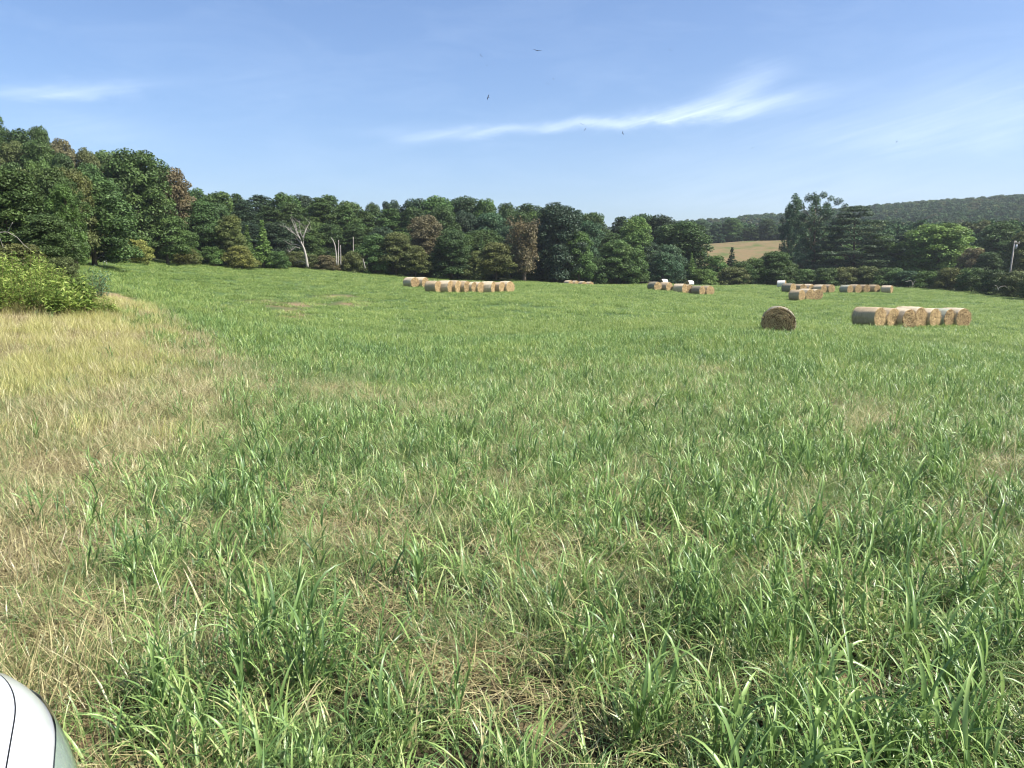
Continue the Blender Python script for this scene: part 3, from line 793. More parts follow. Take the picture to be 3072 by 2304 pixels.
GF = "trees and shrubs along the front of the wood"
front = [
 # kind, u, vtop, wpx, Y, colour, label
 ('broad1', 30, 500, 260, 46, 'D', 'dark green tree above the yellow weeds at the left frame edge'),
 ('broad3', 150, 640, 170, 40, 'D', 'low dark green tree right behind the tall yellow weeds'),
 ('open1', 215, 560, 120, 47, 'M', 'thin green tree at the right end of the near left thicket'),
 ('shrub0', 60, 730, 170, 34, 'O', 'dull olive brush with bare twigs just above the yellow weeds'),
 ('shrub1', 190, 770, 110, 33, 'O', 'dull olive brush at the end of the near left thicket'),
 ('broad2', 285, 520, 300, 72, 'M', 'soft mid green tree between the near thicket and the tall dark oak'),
 ('broad0', 425, 440, 250, 98, 'D', 'tallest dark green oak, standing above its neighbours at the left of the field'),
 ('broad4', 520, 500, 170, 112, 'R', 'brown tinged tree just right of the tall dark oak'),
 ('broad3', 505, 640, 150, 99, 'M', 'lower green tree at the right foot of the tall dark oak'),
 ('brush0', 270, 712, 120, 84, 'O', 'olive thicket behind the small white scrap'),
 ('brush1', 335, 700, 110, 86, 'O', 'tall olive thicket just right of the small white scrap'),
 ('brush0', 405, 715, 110, 90, 'Y', 'yellowish thicket left of the foot of the tall dark oak'),
 ('shrub0', 560, 745, 90, 104, 'O', 'low olive shrub on the field edge right of the tall oak'),
 ('broad1', 610, 600, 150, 113, 'D', 'dark rounded tree between the tall oak and the olive brown upright tree'),
 ('tall0', 695, 640, 90, 112, 'O', 'upright olive brown tree left of the white dead tree'),
 ('brush1', 720, 735, 110, 111, 'Y', 'yellowish brush at the foot of the upright olive brown tree'),
 ('cone0', 745, 670, 70, 114, 'M', 'first green cedar left of the white dead tree'),
 ('cone1', 792, 655, 74, 116, 'B', 'bright green cedar nearest the white dead tree'),
 ('shrub1', 830, 752, 90, 117, 'M', 'low green shrub just left of the white dead tree'),
 ('shrub0', 980, 765, 80, 123, 'R', 'brownish low brush between the white dead tree and the bare stems'),
 ('shrub1', 1065, 752, 80, 125, 'O', 'olive shrub just right of the bare stems'),
 ('brush0', 1125, 700, 120, 127, 'M', 'green brush above the short white stump'),
 ('broad3', 1190, 695, 120, 127, 'O', 'olive brown small tree right of the short white stump'),
 ('broad1', 1245, 735, 100, 127, 'O', 'low olive brown tree above the left end of the long bale row'),
 ('tall1', 1280, 640, 120, 134, 'R', 'brown tinged tall tree rising behind the left end of the long bale row'),
 ('broad4', 1355, 688, 145, 129, 'D', 'round dark green tree behind the middle of the long bale row'),
 ('brush1', 1430, 750, 90, 129, 'O', 'low olive brush right of the round dark tree'),
 ('broad3', 1490, 725, 115, 129, 'O', 'olive tree above the right end of the long bale row'),
 ('cone0', 1445, 700, 60, 133, 'M', 'small pointed green tree behind the olive brush'),
 ('sparse', 1572, 675, 110, 130, 'R', 'half bare brown tree beside the big blackish tree'),
 ('broad2', 1668, 605, 210, 136, 'P', 'huge blackish green tree left of the far four bales'),
 ('tall2', 1735, 690, 100, 135, 'M', 'green tree directly behind the far four bales'),
 ('brush0', 1785, 770, 95, 138, 'D', 'dark low brush at the right of the far four bales'),
 ('broad0', 1850, 715, 140, 140, 'M', 'round green tree on the field edge right of the far four bales'),
 ('brush1', 1900, 745, 110, 140, 'M', 'vine covered green bush on the field edge, left of the dark arch'),
 ('tall1', 1905, 645, 110, 152, 'B', 'pale green tall tree in the middle gap of the skyline'),
 ('brush0', 1990, 755, 110, 145, 'G', 'rounded green bush behind the six bales in a row'),
 ('broad4', 2045, 662, 200, 160, 'D', 'large dark spreading tree left of the hillside pasture'),
 ('cone1', 2072, 755, 44, 150, 'B', 'narrow vine covered snag behind the white wrapped bale'),
 ('shrub1', 2110, 806, 100, 150, 'B', 'low mound of pale vines right of the white wrapped bale'),
 ('cone0', 2192, 738, 66, 158, 'P', 'dark pointed cedar in front of the hillside pasture'),
 ('brush1', 2145, 765, 100, 156, 'M', 'bush left of the dark pointed cedar'),
 ('shrub0', 2200, 800, 110, 152, 'O', 'olive shrub below the dark pointed cedar'),
 ('brush0', 2265, 772, 96, 154, 'M', 'bush below the right half of the hillside pasture'),
 ('shrub1', 2225, 782, 90, 153, 'M', 'green shrub between the cedar and the small dark tree'),
 ('brush0', 2302, 764, 76, 157, 'G', 'grey green bush just left of the small dark tree'),
 ('broad3', 2322, 752, 120, 154, 'D', 'small dark tree at the right foot of the hillside pasture'),
 ('open1', 2362, 612, 60, 190, 'G', 'thin airy treetop just left of the tall open tree'),
 ('open0', 2435, 583, 190, 178, 'G', 'tall open crowned tree, the highest on the right side'),
 ('layered', 2555, 618, 270, 172, 'P', 'wide blackish green tree with layered boughs right of the tall open tree'),
 ('broad1', 2640, 705, 110, 170, 'M', 'mid green tree at the right side of the layered dark tree'),
 ('broad3', 2712, 690, 110, 180, 'P', 'dark tree between the layered tree and the large bright tree'),
 ('broad0', 2805, 665, 240, 165, 'B', 'large bright green tree above the right hedge'),
 ('brush1', 2912, 740, 100, 155, 'R', 'brown rounded bush right of the large bright tree'),
 ('tall0', 2985, 660, 130, 178, 'M', 'mid green tree behind the utility pole'),
 ('broad4', 3075, 690, 150, 140, 'O', 'olive green tree at the right frame edge beside the utility pole'),
 ('broad1', 2960, 755, 90, 150, 'D', 'dark low tree just left of the utility pole'),
]
for (k, u, v, w_, Y, c, lab) in front: place_tree(k, u, v, w_, Y, c, lab, GF)

GH = "shrubs of the hedge along the right edge of the field"
hed = [(2350, 800, 152, 'D', 'first shrub of the right hedge, dark green'), (2410, 806, 153, 'M', 'mid green hedge shrub below the tall open tree'),
       (2475, 803, 152, 'D', 'dark green hedge shrub below the layered dark tree'), (2540, 800, 152, 'O', 'olive hedge shrub behind the five right bales'),
       (2605, 798, 150, 'O', 'rounded olive hedge shrub above the right bale of its row'), (2665, 802, 147, 'M', 'green feathery hedge shrub right of the last far bale'),
       (2725, 812, 143, 'G', 'grey green hedge shrub above the pale curved branch'), (2785, 812, 139, 'M', 'green hedge shrub below the large bright tree'),
       (2850, 802, 134, 'O', 'long olive hedge shrub below the brown rounded bush'), (2915, 802, 129, 'M', 'green hedge shrub left of the pole'),
       (2980, 808, 123, 'D', 'dark green hedge shrub at the foot of the pole'), (3040, 812, 117, 'O', 'yellowish olive hedge shrub right of the pole'), (3110, 815, 111, 'D', 'last dark hedge shrub at the right frame edge')]
for i, (u, v, Y, c, lab) in enumerate(hed):
    place_tree('shrub%d' % (i % 2), u, v, 108, Y, c, lab, GH)

SKY_U = [-400, 0, 60, 115, 165, 240, 320, 440, 500, 540, 570, 640, 760, 860, 950, 1020, 1100, 1180, 1290, 1350, 1420, 1475, 1560, 1640, 1700, 1760, 1800, 1850, 1880, 1950, 2000, 2060, 2150, 2300, 3400]
SKY_V = [300, 352, 378, 374, 392, 438, 446, 500, 520, 545, 558, 562, 568, 575, 566, 580, 606, 595, 582, 588, 594, 590, 598, 612, 640, 628, 632, 652, 650, 652, 645, 668, 668, 640, 600]
ORD = ['first', 'second', 'third', 'fourth', 'fifth', 'sixth', 'seventh', 'eighth', 'ninth', 'tenth', 'eleventh', 'twelfth', 'thirteenth', 'fourteenth', 'fifteenth', 'sixteenth', 'seventeenth', 'eighteenth', 'nineteenth', 'twentieth']
ORD += ['twenty-' + o for o in ORD[:9]] + ['thirtieth'] + ['thirty-' + o for o in ORD[:9]] + ['fortieth'] + ['forty-' + o for o in ORD[:9]]
def row_trees(us, Yf, vf, kinds, cols, wpx, phrase, group):
    for i, u in enumerate(us):
        kd = kinds(u); c = cols(u)
        nm = {'pine': 'pine', 'cone': 'cedar'}.get(kd[:4], 'tree')
        place_tree(kd, u + random.uniform(-12, 12), vf(u), wpx(u) * random.uniform(.85, 1.2), Yf(u) + random.uniform(-3, 3), c,
                   "%s %s, %s from left %s" % (CN[c], nm, ORD[i], phrase), group)
random.seed(5)
sky_v = lambda u: float(np.interp(u, SKY_U, SKY_V))
edge_y = lambda u: float(np.interp(u, EDGE_U, EDGE_Y))
def kinds_back(u):
    if 620 < u < 1250 and random.random() < .6: return 'pine%d' % random.randint(0, 2)
    if 1650 < u < 1850 and random.random() < .4: return 'pine%d' % random.randint(0, 2)
    return random.choice(['broad0', 'broad1', 'broad2', 'broad4', 'tall0', 'tall1', 'tall2', 'broad3'])
def cols_back(u):
    if u < 560: return random.choice(['D', 'R', 'D', 'M', 'M', 'O', 'D'])
    if u < 1250: return random.choice(['P', 'D', 'M', 'D', 'D'])
    return random.choice(['D', 'D', 'M', 'P', 'D', 'G'])
# skyline row
us = np.arange(-330, 2075, 66)
row_trees(us, lambda u: (118 if u < 200 else edge_y(u) + 36), lambda u: sky_v(u) + random.uniform(-12, 15), kinds_back, cols_back, lambda u: random.choice([84, 104, 120, 134]), "in the skyline row of the wood", "trees on the skyline of the wood")
us = np.arange(-300, 2060, 74)
row_trees(us, lambda u: (100 if u < 200 else edge_y(u) + 22), lambda u: sky_v(u) + 34 + random.uniform(-12, 14), kinds_back, cols_back, lambda u: 120, "in the row below the skyline", "trees one row below the skyline")
us = np.arange(-260, 2060, 78)
row_trees(us, lambda u: (84 if u < 200 else edge_y(u) + 11), lambda u: .5 * (sky_v(u) + 70) + .5 * (sky_v(u) * .45 + 0.55 * (790)) + random.uniform(-14, 18) if u > 200 else sky_v(u) + 95 + random.uniform(-15, 20),
          lambda u: random.choice(['broad0', 'broad1', 'broad4', 'tall1', 'broad2', 'brush0']) if not 700 < u < 1100 else random.choice(['pine0', 'pine1', 'tall0', 'broad4']), cols_back, lambda u: 120, "in the third row down of the wood", "trees in the third row of the wood")
us = np.concatenate([np.arange(258, 1500, 62), np.arange(1560, 1900, 62)])
row_trees(us, lambda u: edge_y(u) + 2.5, lambda u: float(np.interp(u, [200, 600, 1200, 1800, 2200], [728, 742, 768, 800, 806])) + random.uniform(-12, 14), lambda u: random.choice(['shrub0', 'shrub1', 'brush0', 'brush1']),
          lambda u: random.choice(['M', 'O', 'D', 'M', 'O', 'Y' if u < 900 else 'G']), lambda u: 92, "of the low brush along the field edge", "low brush at the foot of the wood")
us = np.arange(-240, 260, 80)
row_trees(us, lambda u: 66, lambda u: 510 + random.uniform(-25, 25), lambda u: random.choice(['broad0', 'broad1', 'broad2']), lambda u: random.choice(['D', 'O', 'D', 'M']), lambda u: 170, "above the near left thicket", "trees on the slope above the left thicket")
# right background on the flat behind the hedge
us = np.arange(2380, 3300, 88)
row_trees(us, lambda u: 205, lambda u: 735 - (u - 2380) * .03 + random.uniform(-18, 22), lambda u: random.choice(['broad0', 'tall1', 'broad4', 'pine1']), lambda u: random.choice(['G', 'D', 'M', 'M']), lambda u: 125, "in the row behind the right hedge", "trees behind the right hedge")
us = np.arange(2110, 2420, 48)
row_trees(us, lambda u: 345, lambda u: 672 + random.uniform(-22, 14), lambda u: random.choice(['broad0', 'open1', 'tall1', 'broad4']), lambda u: random.choice(['G', 'D', 'M', 'O']), lambda u: 66, "atop the hillside pasture", "trees along the top of the hillside pasture")

# the far wooded hill: one mass
def far_forest():
    gens = []
    for i in range(6):
        random.seed(200 + i); lobes = []
        for q in range(12):
            a = q * 2.4; r_ = random.uniform(.2, 1) * 2.8; lobes.append(((r_ * math.cos(a), r_ * math.sin(a), 4 + q * .72), (random.uniform(1.2, 2.0),) * 2 + (random.uniform(1.0, 1.7),)))
        lobes.append(((0, 0, 5), (2.6, 2.6, 4.5)))
        V, Qd, T = lobes_to_leaves(lobes, 2.6, .5, .6, .6, .1)
        gens.append(mesh("forest_crown", V, Qd, M_FOREST, True, {'tint': T}))
    c = protos("forest_crown", gens)
    N = 24000
    x = U(-260, 900, N); y = U(170, 900, N)
    z = height(x, y); u, v = to_px(x, y, z)
    ok = (u > -200) & (u < 3900) & (np.hypot(x, y) > np.where(u > 2080, 232, 220))
    ok &= ~((y < 338) & (u > 2085) & (u < 2400))
    ok &= (y < 760) | (U(0, 1, N) < .5)
    ok &= ~((u < 2000) & (y < 300) & (U(0, 1, N) < .5))
    x, y = x[ok], y[ok]
    z = height(x, y); u, v = to_px(x, y, z)
    lim = np.interp(u, [1500, 2060, 2300, 2500, 2700, 2900, 3072, 3500], [690, 660, 641, 624, 606, 590, 574, 545])
    hmax = (v - lim - 75 * np.clip((470 - y) / 220, 0, 1)) * y / F
    s_ = np.minimum(U(.75, 1.25, len(x)), hmax / 11.5 * U(.9, 1.04, len(x)))
    k = s_ > .35; x, y, s_ = x[k], y[k], s_[k]
    scatter("far_forest", c, stack(x, y, -1.5), s_, M_FOREST, "dense green wood covering the far hillside at the right", "forest", .05)
def forest_mat():
    m, t = material("forest_foliage")
    at = t.n('ShaderNodeAttribute', attribute_name='tint').outputs['Fac']; oi = t.n('ShaderNodeObjectInfo').outputs['Random']
    c = t.ramp(oi, [(0, (.030, .068, .022)), (.35, (.045, .092, .028)), (.6, (.038, .080, .030)), (.8, (.068, .110, .030)), (.93, (.085, .090, .038)), (1, (.10, .15, .035))])
    v = t.ramp(at, [(0, .7), (1, 1.3)])
    finish(t, t.mix(1.0, c, v, 'MULTIPLY'), .7, .15, .2)
    return m
M_FOREST = forest_mat()
far_forest()

# ---------------------------------------------------------------- dead trees, stems, small stuff
def dead_tree():
    Y = 119
    P_ = lambda u, v, dy=0: np.array(pt(u, v, Y + dy))
    base = P_(922, 800); base[2] = H(base[0], Y) - .2
    e = obj('dead_tree', None, None, tuple(base)); tag(e, "bare bleached white tree with forking limbs standing before the dark wood", "dead tree", "dead standing wood at the field edge")
    mb = MB()
    def limb(pxs, r0, r1, dy=0, m=mb):
        pts = np.array([P_(u, v, dy * i / max(1, len(pxs) - 1)) for i, (u, v) in enumerate(pxs)]) - base
        k = np.linspace(0, 1, len(pts)); kk = np.linspace(0, 1, len(pts) * 3)
        pts = np.stack([np.interp(kk, k, pts[:, q]) for q in range(3)], -1)
        m.tube(pts, np.linspace(r0, r1, len(pts)), 6)
    limb([(923, 802), (918, 770), (912, 745), (902, 725)], .24, .12)
    tr = obj('trunk', mb.mesh('trunk', M_DEAD), e)
    specs = [([(912, 748), (900, 715), (893, 700), (888, 685), (886, 670), (878, 657)], 1.0), ([(906, 735), (895, 720), (888, 712)], 0), ([(903, 722), (890, 700), (880, 672), (872, 655)], -1), ([(908, 715), (916, 695), (922, 680), (930, 668)], 1.4),
             ([(898, 712), (888, 705), (872, 690), (858, 681), (842, 678)], .8), ([(910, 722), (914, 700), (923, 692), (934, 687)], -.8), ([(911, 738), (909, 715), (902, 700), (899, 680), (899, 662)], .5), ([(880, 700), (866, 690), (862, 688)], .3),
             ([(905, 740), (893, 735), (876, 733), (873, 736)], .6), ([(900, 745), (886, 740), (872, 752), (865, 760)], -.5), ([(916, 790), (908, 784), (898, 785), (889, 790)], .5)]
    for i, (p, dy) in enumerate(specs):
        b = MB(); limb(p, .085 if i < 4 else .055, .015, dy, b)
        tipv = b.V[0]; nr_ = len(tipv) // 6
        for q in range(7):
            c0 = tipv[random.randint(nr_ // 3, nr_ - 1) * 6 % len(tipv)]; dd = np.array((random.uniform(-1, 1), random.uniform(-.6, .6), random.uniform(-.1, 1))); ll = random.uniform(.5, 1.3)
            b.tube([c0, c0 + dd * ll * .5, c0 + dd * ll * .5 + (dd + np.array((random.uniform(-.5, .5), 0, .3))) * ll * .5], [.022, .014, .006], 4, False)
        obj('branch', b.mesh('branch', M_DEAD), e)
dead_tree()
def stems(name, lab, cat, paths, Y, r, group, mat=M_DEAD):
    b = MB(); base = np.array(pt(*paths[0][0], Y)); base[2] = H(base[0], Y) - .1
    for p in paths:
        pts = np.array([pt(u, v, Y) for u, v in p]) - base
        pts[:, 1] += np.linspace(0, .5, len(pts)) * random.uniform(-1, 1)
        k = np.linspace(0, 1, len(pts)); kk = np.linspace(0, 1, len(pts) * 3)
        pts = np.stack([np.interp(kk, k, pts[:, q]) for q in range(3)], -1)
        b.tube(pts, np.linspace(r, r * .45, len(pts)), 6)
    o = obj(name, b.mesh(name, mat), None, tuple(base)); tag(o, lab, cat, group); return o
GD = "dead standing wood at the field edge"
stems('bare_snag', "bent pale dead stem, leftmost of the three right of the white tree", 'snag', [[(1010, 795), (1008, 760), (1004, 735), (998, 720), (992, 713)]], 121, .12, GD)
stems('bare_snag', "straight brown dead stem, the middle one of the three", 'snag', [[(1014, 796), (1014, 760), (1014, 720)]], 121.5, .11, GD)
stems('bare_snag', "grey straight dead stem, rightmost and shortest of the three", 'snag', [[(1022, 796), (1022, 765), (1021, 735)]], 121, .10, GD)
stems('bare_snag', "thin pale dead trunk high above the brush right of the three stems", 'snag', [[(1060, 800), (1059, 745), (1058, 710)]], 127, .10, GD)
stems('bare_snag', "short white broken stump low in the brush", 'stump', [[(1095, 805), (1093, 790), (1090, 776)], [(1092, 788), (1088, 782)]], 123, .12, GD)
stems('bare_branch', "pale curved bare branch in the shadow under the right hedge", 'branch', [[(2737, 858), (2736, 848), (2732, 842), (2722, 843), (2712, 845)], [(2738, 858), (2742, 846), (2746, 842)]], 137, .055, "bare branches under the hedge")
stems('bare_branch', "grey arched bare branch under the hedge at the far right", 'branch', [[(2994, 872), (2996, 864), (3004, 859), (3016, 858), (3023, 864)], [(2994, 868), (2988, 858), (2978, 855)]], 113, .04, "bare branches under the hedge")
stems('bare_branch', "bare grey fallen branch poking from the thicket above the yellow weeds", 'branch', [[(-20, 700), (20, 695), (50, 712), (70, 735), (90, 750)], [(10, 745), (12, 715)], [(20, 700), (45, 668)]], 31.5, .016, None)

def white_scrap():
    Y = 80; X, Y, z = at_uv(314, Y)
    b = MB(); s = Y / F
    b.tube([(-.10, 0, 0), (-.02, 0, .35), (.04, 0, .62)], .02, 5); b.tube([(.16, .04, 0), (.12, .02, .5)], .02, 5)
    nx, nz = 7, 8; V = []
    for j in range(nz):
        t = j / (nz - 1); w = .04 + .16 * t ** .8
        for i in range(nx):
            q = i / (nx - 1) * 2 - 1; V.append((q * w + .03, .03 * math.sin(4 * q + 3 * t), .28 + .42 * t + .05 * q * q * t))
    Q = [(j * nx + i, j * nx + i + 1, (j + 1) * nx + i + 1, (j + 1) * nx + i) for j in range(nz - 1) for i in range(nx - 1)]
    V = np.array(V); V2 = V + np.array((0, .012, 0)); Q = np.array(Q)
    b.add(np.r_[V, V2], np.r_[Q, Q[:, ::-1] + len(V)])
    m, t = material("white_cloth"); nz_ = t.noise(t.n('ShaderNodeTexCoord').outputs['Object'], 9, 3); finish(t, t.ramp(nz_, [(.3, (.62, .62, .56)), (.7, (.8, .8, .74))]), .7, .2)
    o = obj('cloth_scrap', b.mesh('cloth_scrap', m), None, (X, Y, z)); o.scale = (1.35, 1.35, 1.35)
    tag(o, "small white scrap hanging on stems at the far left edge of the field", "cloth scrap")
white_scrap()

# ---------------------------------------------------------------- weeds at the left
def weed_mesh(seed, h=1.6, w=1.3, nst=46, leaf=.05, mat=None):
    random.seed(seed); sb = MB(); C_, N_, S_, T_ = [], [], [], []
    for i in range(nst):
        a = random.uniform(0, 6.28); r_ = w / 2 * math.sqrt(random.random()) * .8
        hh = h * random.choice([.45, .65, .8, .95, 1.08]) * random.uniform(.85, 1.05) * (1 - .25 * (r_ / (w / 2)) ** 2)
        b = np.array((r_ * math.cos(a), r_ * math.sin(a), 0)); ln = random.uniform(.02, .3)
        tp = b + np.array((math.cos(a) * math.sin(ln) * hh, math.sin(a) * math.sin(ln) * hh, hh * math.cos(ln)))
        tt = np.linspace(0, 1, 5); pts = b + (tp - b) * tt[:, None]; pts[1:, :2] += np.random.default_rng(seed * 100 + i).normal(0, .025, (4, 2)); pts[0, 2] = -.05
        sb.tube(pts, np.linspace(.009, .003, 5), 4, False)
        n_ = int(44 * hh / h)
        f = U(.18, 1.02, n_) ** .75; c = b + (tp - b) * f[:, None]
        aa = U(0, 6.28, n_); out = np.stack([np.cos(aa), np.sin(aa), U(-.1, .5, n_)], -1)
        reach = (.05 + .13 * (1 - np.abs(f - .5)))[:, None] * U(.4, 1.3, n_)[:, None]
        C_.append(c + out * reach); N_.append(np.array((0, 0, 1.0)) + out * .5); S_.append(U(.6, 1.5, n_) * leaf * 1.3)
        T_.append(np.clip(f * .35 + U(-.25, .75, n_) + random.uniform(-.15, .1), 0, 1.1))
    V, Qd, T = leaf_cloud(np.concatenate(C_), np.concatenate(N_), np.concatenate(S_), np.concatenate(T_), .45, .3)
    return sb.mesh("stem", M_STEM), mesh("foliage", V, Qd, mat or M_WEED, True, {'tint': T})
WE = [weed_mesh(301), weed_mesh(302, 1.6, 1.5), weed_mesh(303, 1.6, 1.2), weed_mesh(304, 1.0, 1.1, 36, .06)]
weeds = [(60, 752, 23.4, 2, 'tallest ragged weed clump rising behind the yellow patch'), (140, 785, 23.2, 1, 'ragged green weed clump behind the middle of the patch'), (10, 765, 21.5, 0, 'tall yellow green weed clump at the left frame edge'), (-70, 770, 22, 1, 'weed clump cut off by the left frame edge'), (80, 778, 22.2, 1, 'second tall weed clump from the left edge, lit yellow'),
         (48, 800, 20.2, 2, 'front weed clump with brown stems at its foot'), (130, 800, 21.6, 0, 'weed clump in the middle of the yellow patch'), (178, 822, 21.8, 2, 'weed clump at the right of the yellow patch'),
         (118, 838, 20.0, 1, 'lower front weed clump in the middle of the yellow patch'), (-10, 830, 19.6, 2, 'front weed clump at the left frame edge'), (215, 838, 20.9, 3, 'broad leaved dark weed clump left of the cedar sapling'),
         (180, 872, 19.8, 3, 'low leafy weed clump in front of the yellow patch'), (248, 868, 20.3, 3, 'low leafy weed clump below the cedar sapling'), (296, 890, 20.9, 0, 'last small weed clump beside the bare path'), (325, 915, 21.4, 3, 'smallest weed tuft at the tip of the patch')]
for (u, v, Y, k, lab) in weeds:
    X, Y, z = at_uv(u, Y)
    hh = max(top_z(v, X, Y) - z, .3); s = hh / [1.6, 1.6, 1.6, 1.0][k]
    e = obj('weed_clump', None, None, (X, Y, z), (0, 0, random.uniform(0, 6.28)), (max(s, .55), max(s, .55), s)); tag(e, lab, 'weeds', 'weed clumps at the left edge of the field')
    obj('stem', WE[k][0], e); obj('foliage', WE[k][1], e)
def sapling():
    X, Y, z = at_uv(288, 23.5); hh = top_z(798, X, Y) - z
    sm, fm = weed_mesh(777, 1.0, .75, 30, .032, M_LEAF)
    e = obj('cedar_sapling', None, None, (X, Y, z), (0.05, .15, 0), (.8, .8, hh)); tag(e, "dark blue green cedar sapling behind the weeds' right end", 'sapling')
    obj('trunk', sm, e); o = obj('crown', fm, e); o.color = (.05, .095, .05, 1)
sapling()

# ---------------------------------------------------------------- hay bales
def hay_mats():
    m, t = material("hay_end"); oc = t.n('ShaderNodeTexCoord').outputs['Object']
    sp = t.n('ShaderNodeSeparateXYZ'); t.link(oc, sp.inputs[0])
    ob = t.n('ShaderNodeObjectInfo').outputs['Random']
    rad = t.m('SQRT', t.m('ADD', t.m('MULTIPLY', sp.outputs[1], sp.outputs[1]), t.m('MULTIPLY', sp.outputs[2], sp.outputs[2])))
    ang = t.m('ARCTAN2', sp.outputs[2], sp.outputs[1])
    cb = t.n('ShaderNodeCombineXYZ'); t.link(t.m('ADD', t.m('MULTIPLY', rad, 26.0), t.m('MULTIPLY', ang, .9)), cb.inputs[0]); t.link(t.m('MULTIPLY', ang, 1.6), cb.inputs[1]); t.link(t.m('MULTIPLY', ob, 30), cb.inputs[2])
    ring = t.noise(cb.outputs[0], .8, 3, .6)
    nz = t.noise(oc, 7, 5, .7)
    at = t.n('ShaderNodeAttribute', attribute_name='tint').outputs['Fac']
    k = t.m('ADD', t.m('ADD', t.m('MULTIPLY', ring, 1.0), t.m('ADD', t.m('MULTIPLY', nz, .7), t.m('MULTIPLY', ob, .12), ), ), t.m('MULTIPLY', t.m('SUBTRACT', at, .5), .55))
    col = t.ramp(k, [(.60, (.05, .03, .016)), (.80, (.24, .155, .078)), (1.0, (.53, .39, .20))])
    finish(t, col, .8, .15, bump=ring, bump_s=.7, bdist=.03)
    m2, t = material("net_wrap"); oc = t.n('ShaderNodeTexCoord').outputs['Object']; oi = t.n('ShaderNodeObjectInfo')
    mp = t.n('ShaderNodeMapping'); mp.inputs['Scale'].default_value = (26, 2.2, 2.2); t.link(oc, mp.inputs[0])
    nz = t.noise(mp.outputs[0], 1.0, 4, .6); n2 = t.noise(oc, 2.2, 4, .6)
    v = t.ramp(t.m('ADD', t.m('MULTIPLY', nz, .6), t.m('MULTIPLY', n2, .4)), [(.35, .70), (.65, 1.12)])
    finish(t, t.mix(1.0, oi.outputs['Color'], v, 'MULTIPLY'), .7, .2, bump=nz, bump_s=.5, bdist=.02)
    return m, m2
M_HAY, M_WRAP = hay_mats()
def bale_meshes(seed, L=1.5, Rr=.75, hollow=0):
    g = np.random.default_rng(seed)
    na, nl = 48, 14
    def rad_at(a, x):
        r = Rr * (1 + .024 * np.sin(3 * a + seed) + .016 * np.sin(7 * a + x * 3 + seed) + .010 * np.sin(11 * a - seed))
        return r * (1 - .035 * np.clip(np.abs(x) / (L / 2) - .75, 0, 1) * 4)
    def flat(V):
        V[:, 2] = np.maximum(V[:, 2], -Rr * .93 + .0 * V[:, 2]); return V
    xs = np.linspace(-L / 2, L / 2, nl); aa = np.linspace(0, 2 * math.pi, na, endpoint=False)
    X_, A_ = np.meshgrid(xs, aa, indexing='ij'); r = rad_at(A_, X_) + g.normal(0, .004, X_.shape)
    V = flat(np.stack([X_, r * np.cos(A_), r * np.sin(A_)], -1).reshape(-1, 3))
    i = np.arange(nl - 1)[:, None] * na; j = np.arange(na)[None]; j2 = (j + 1) % na
    Q = np.stack([i + j, i + j2, i + na + j2, i + na + j], -1).reshape(-1, 4)
    mb = MB(); mb.add(V, Q); wrap = mb.mesh("net_wrap", M_WRAP)
    mb = MB()
    nr = 20
    for sgn in (-1, 1):
        rr = np.linspace(.0, 1, nr); R_, A_ = np.meshgrid(rr, aa, indexing='ij')
        bulge = .05 * (1 - R_ ** 2) + .018 * np.sin(R_ * 40 + A_ * 1.0) + g.normal(0, .012, R_.shape) - .05 * np.clip(1 - R_ / .18, 0, 1)
        if hollow: bulge -= .22 * np.exp(-(((R_ * np.cos(A_)) - .0) ** 2 + ((R_ * np.sin(A_)) + .1) ** 2) / .06)
        rad = rad_at(A_, L / 2) * R_ * .995
        Vd = flat(np.stack([sgn * (L / 2 - .02 + bulge), rad * np.cos(A_), rad * np.sin(A_)], -1).reshape(-1, 3))
        ii = np.arange(nr - 1)[:, None] * na
        Qd = np.stack([ii + j, ii + j2, ii + na + j2, ii + na + j], -1).reshape(-1, 4)
        mb.add(Vd, Qd if sgn < 0 else Qd[:, ::-1])
        # loose straws
        ns = 900
        rs = Rr * np.sqrt(g.random(ns)) * 1.01; as_ = g.uniform(0, 6.283, ns)
        p = np.stack([np.full(ns, sgn * (L / 2 + .02)), rs * np.cos(as_), rs * np.sin(as_)], -1)
        tang = np.stack([g.normal(0, .25, ns), -np.sin(as_) + g.normal(0, .45, ns), np.cos(as_) + g.normal(0, .45, ns)], -1); tang /= np.linalg.norm(tang, axis=1)[:, None]
        ln = g.uniform(.05, .16, ns)[:, None]; wd = np.cross(tang, np.array((1., 0, 0))); wd /= np.linalg.norm(wd, axis=1)[:, None]; wd *= g.uniform(.004, .010, ns)[:, None]
        c0 = p - tang * ln * .5; c1 = p + tang * ln * .5; c0[:, 0] += sgn * g.uniform(0, .05, ns); c1[:, 0] += sgn * g.uniform(0, .06, ns)
        mid = (c0 + c1) / 2; mid[:, 0] += sgn * g.uniform(.01, .045, ns)
        Vs = np.stack([c0 - wd, c0 + wd, mid - wd, mid + wd, c1 - wd * .5, c1 + wd * .5], 1)
        b = np.arange(ns)[:, None] * 6
        Qs = np.concatenate([b + np.array([0, 1, 3, 2]), b + np.array([2, 3, 5, 4])])
        Vs = Vs.reshape(-1, 3); Vs[:, 2] = np.maximum(Vs[:, 2], -Rr * .92)
        mb.add(Vs, Qs, None, np.repeat(g.uniform(0, 1.3, ns), 6))
    return mb.mesh("hay_core", M_HAY), wrap
BM = [bale_meshes(1), bale_meshes(2, 1.48, .76), bale_meshes(3, 1.55, .74), bale_meshes(4, 1.5, .75, 1)]
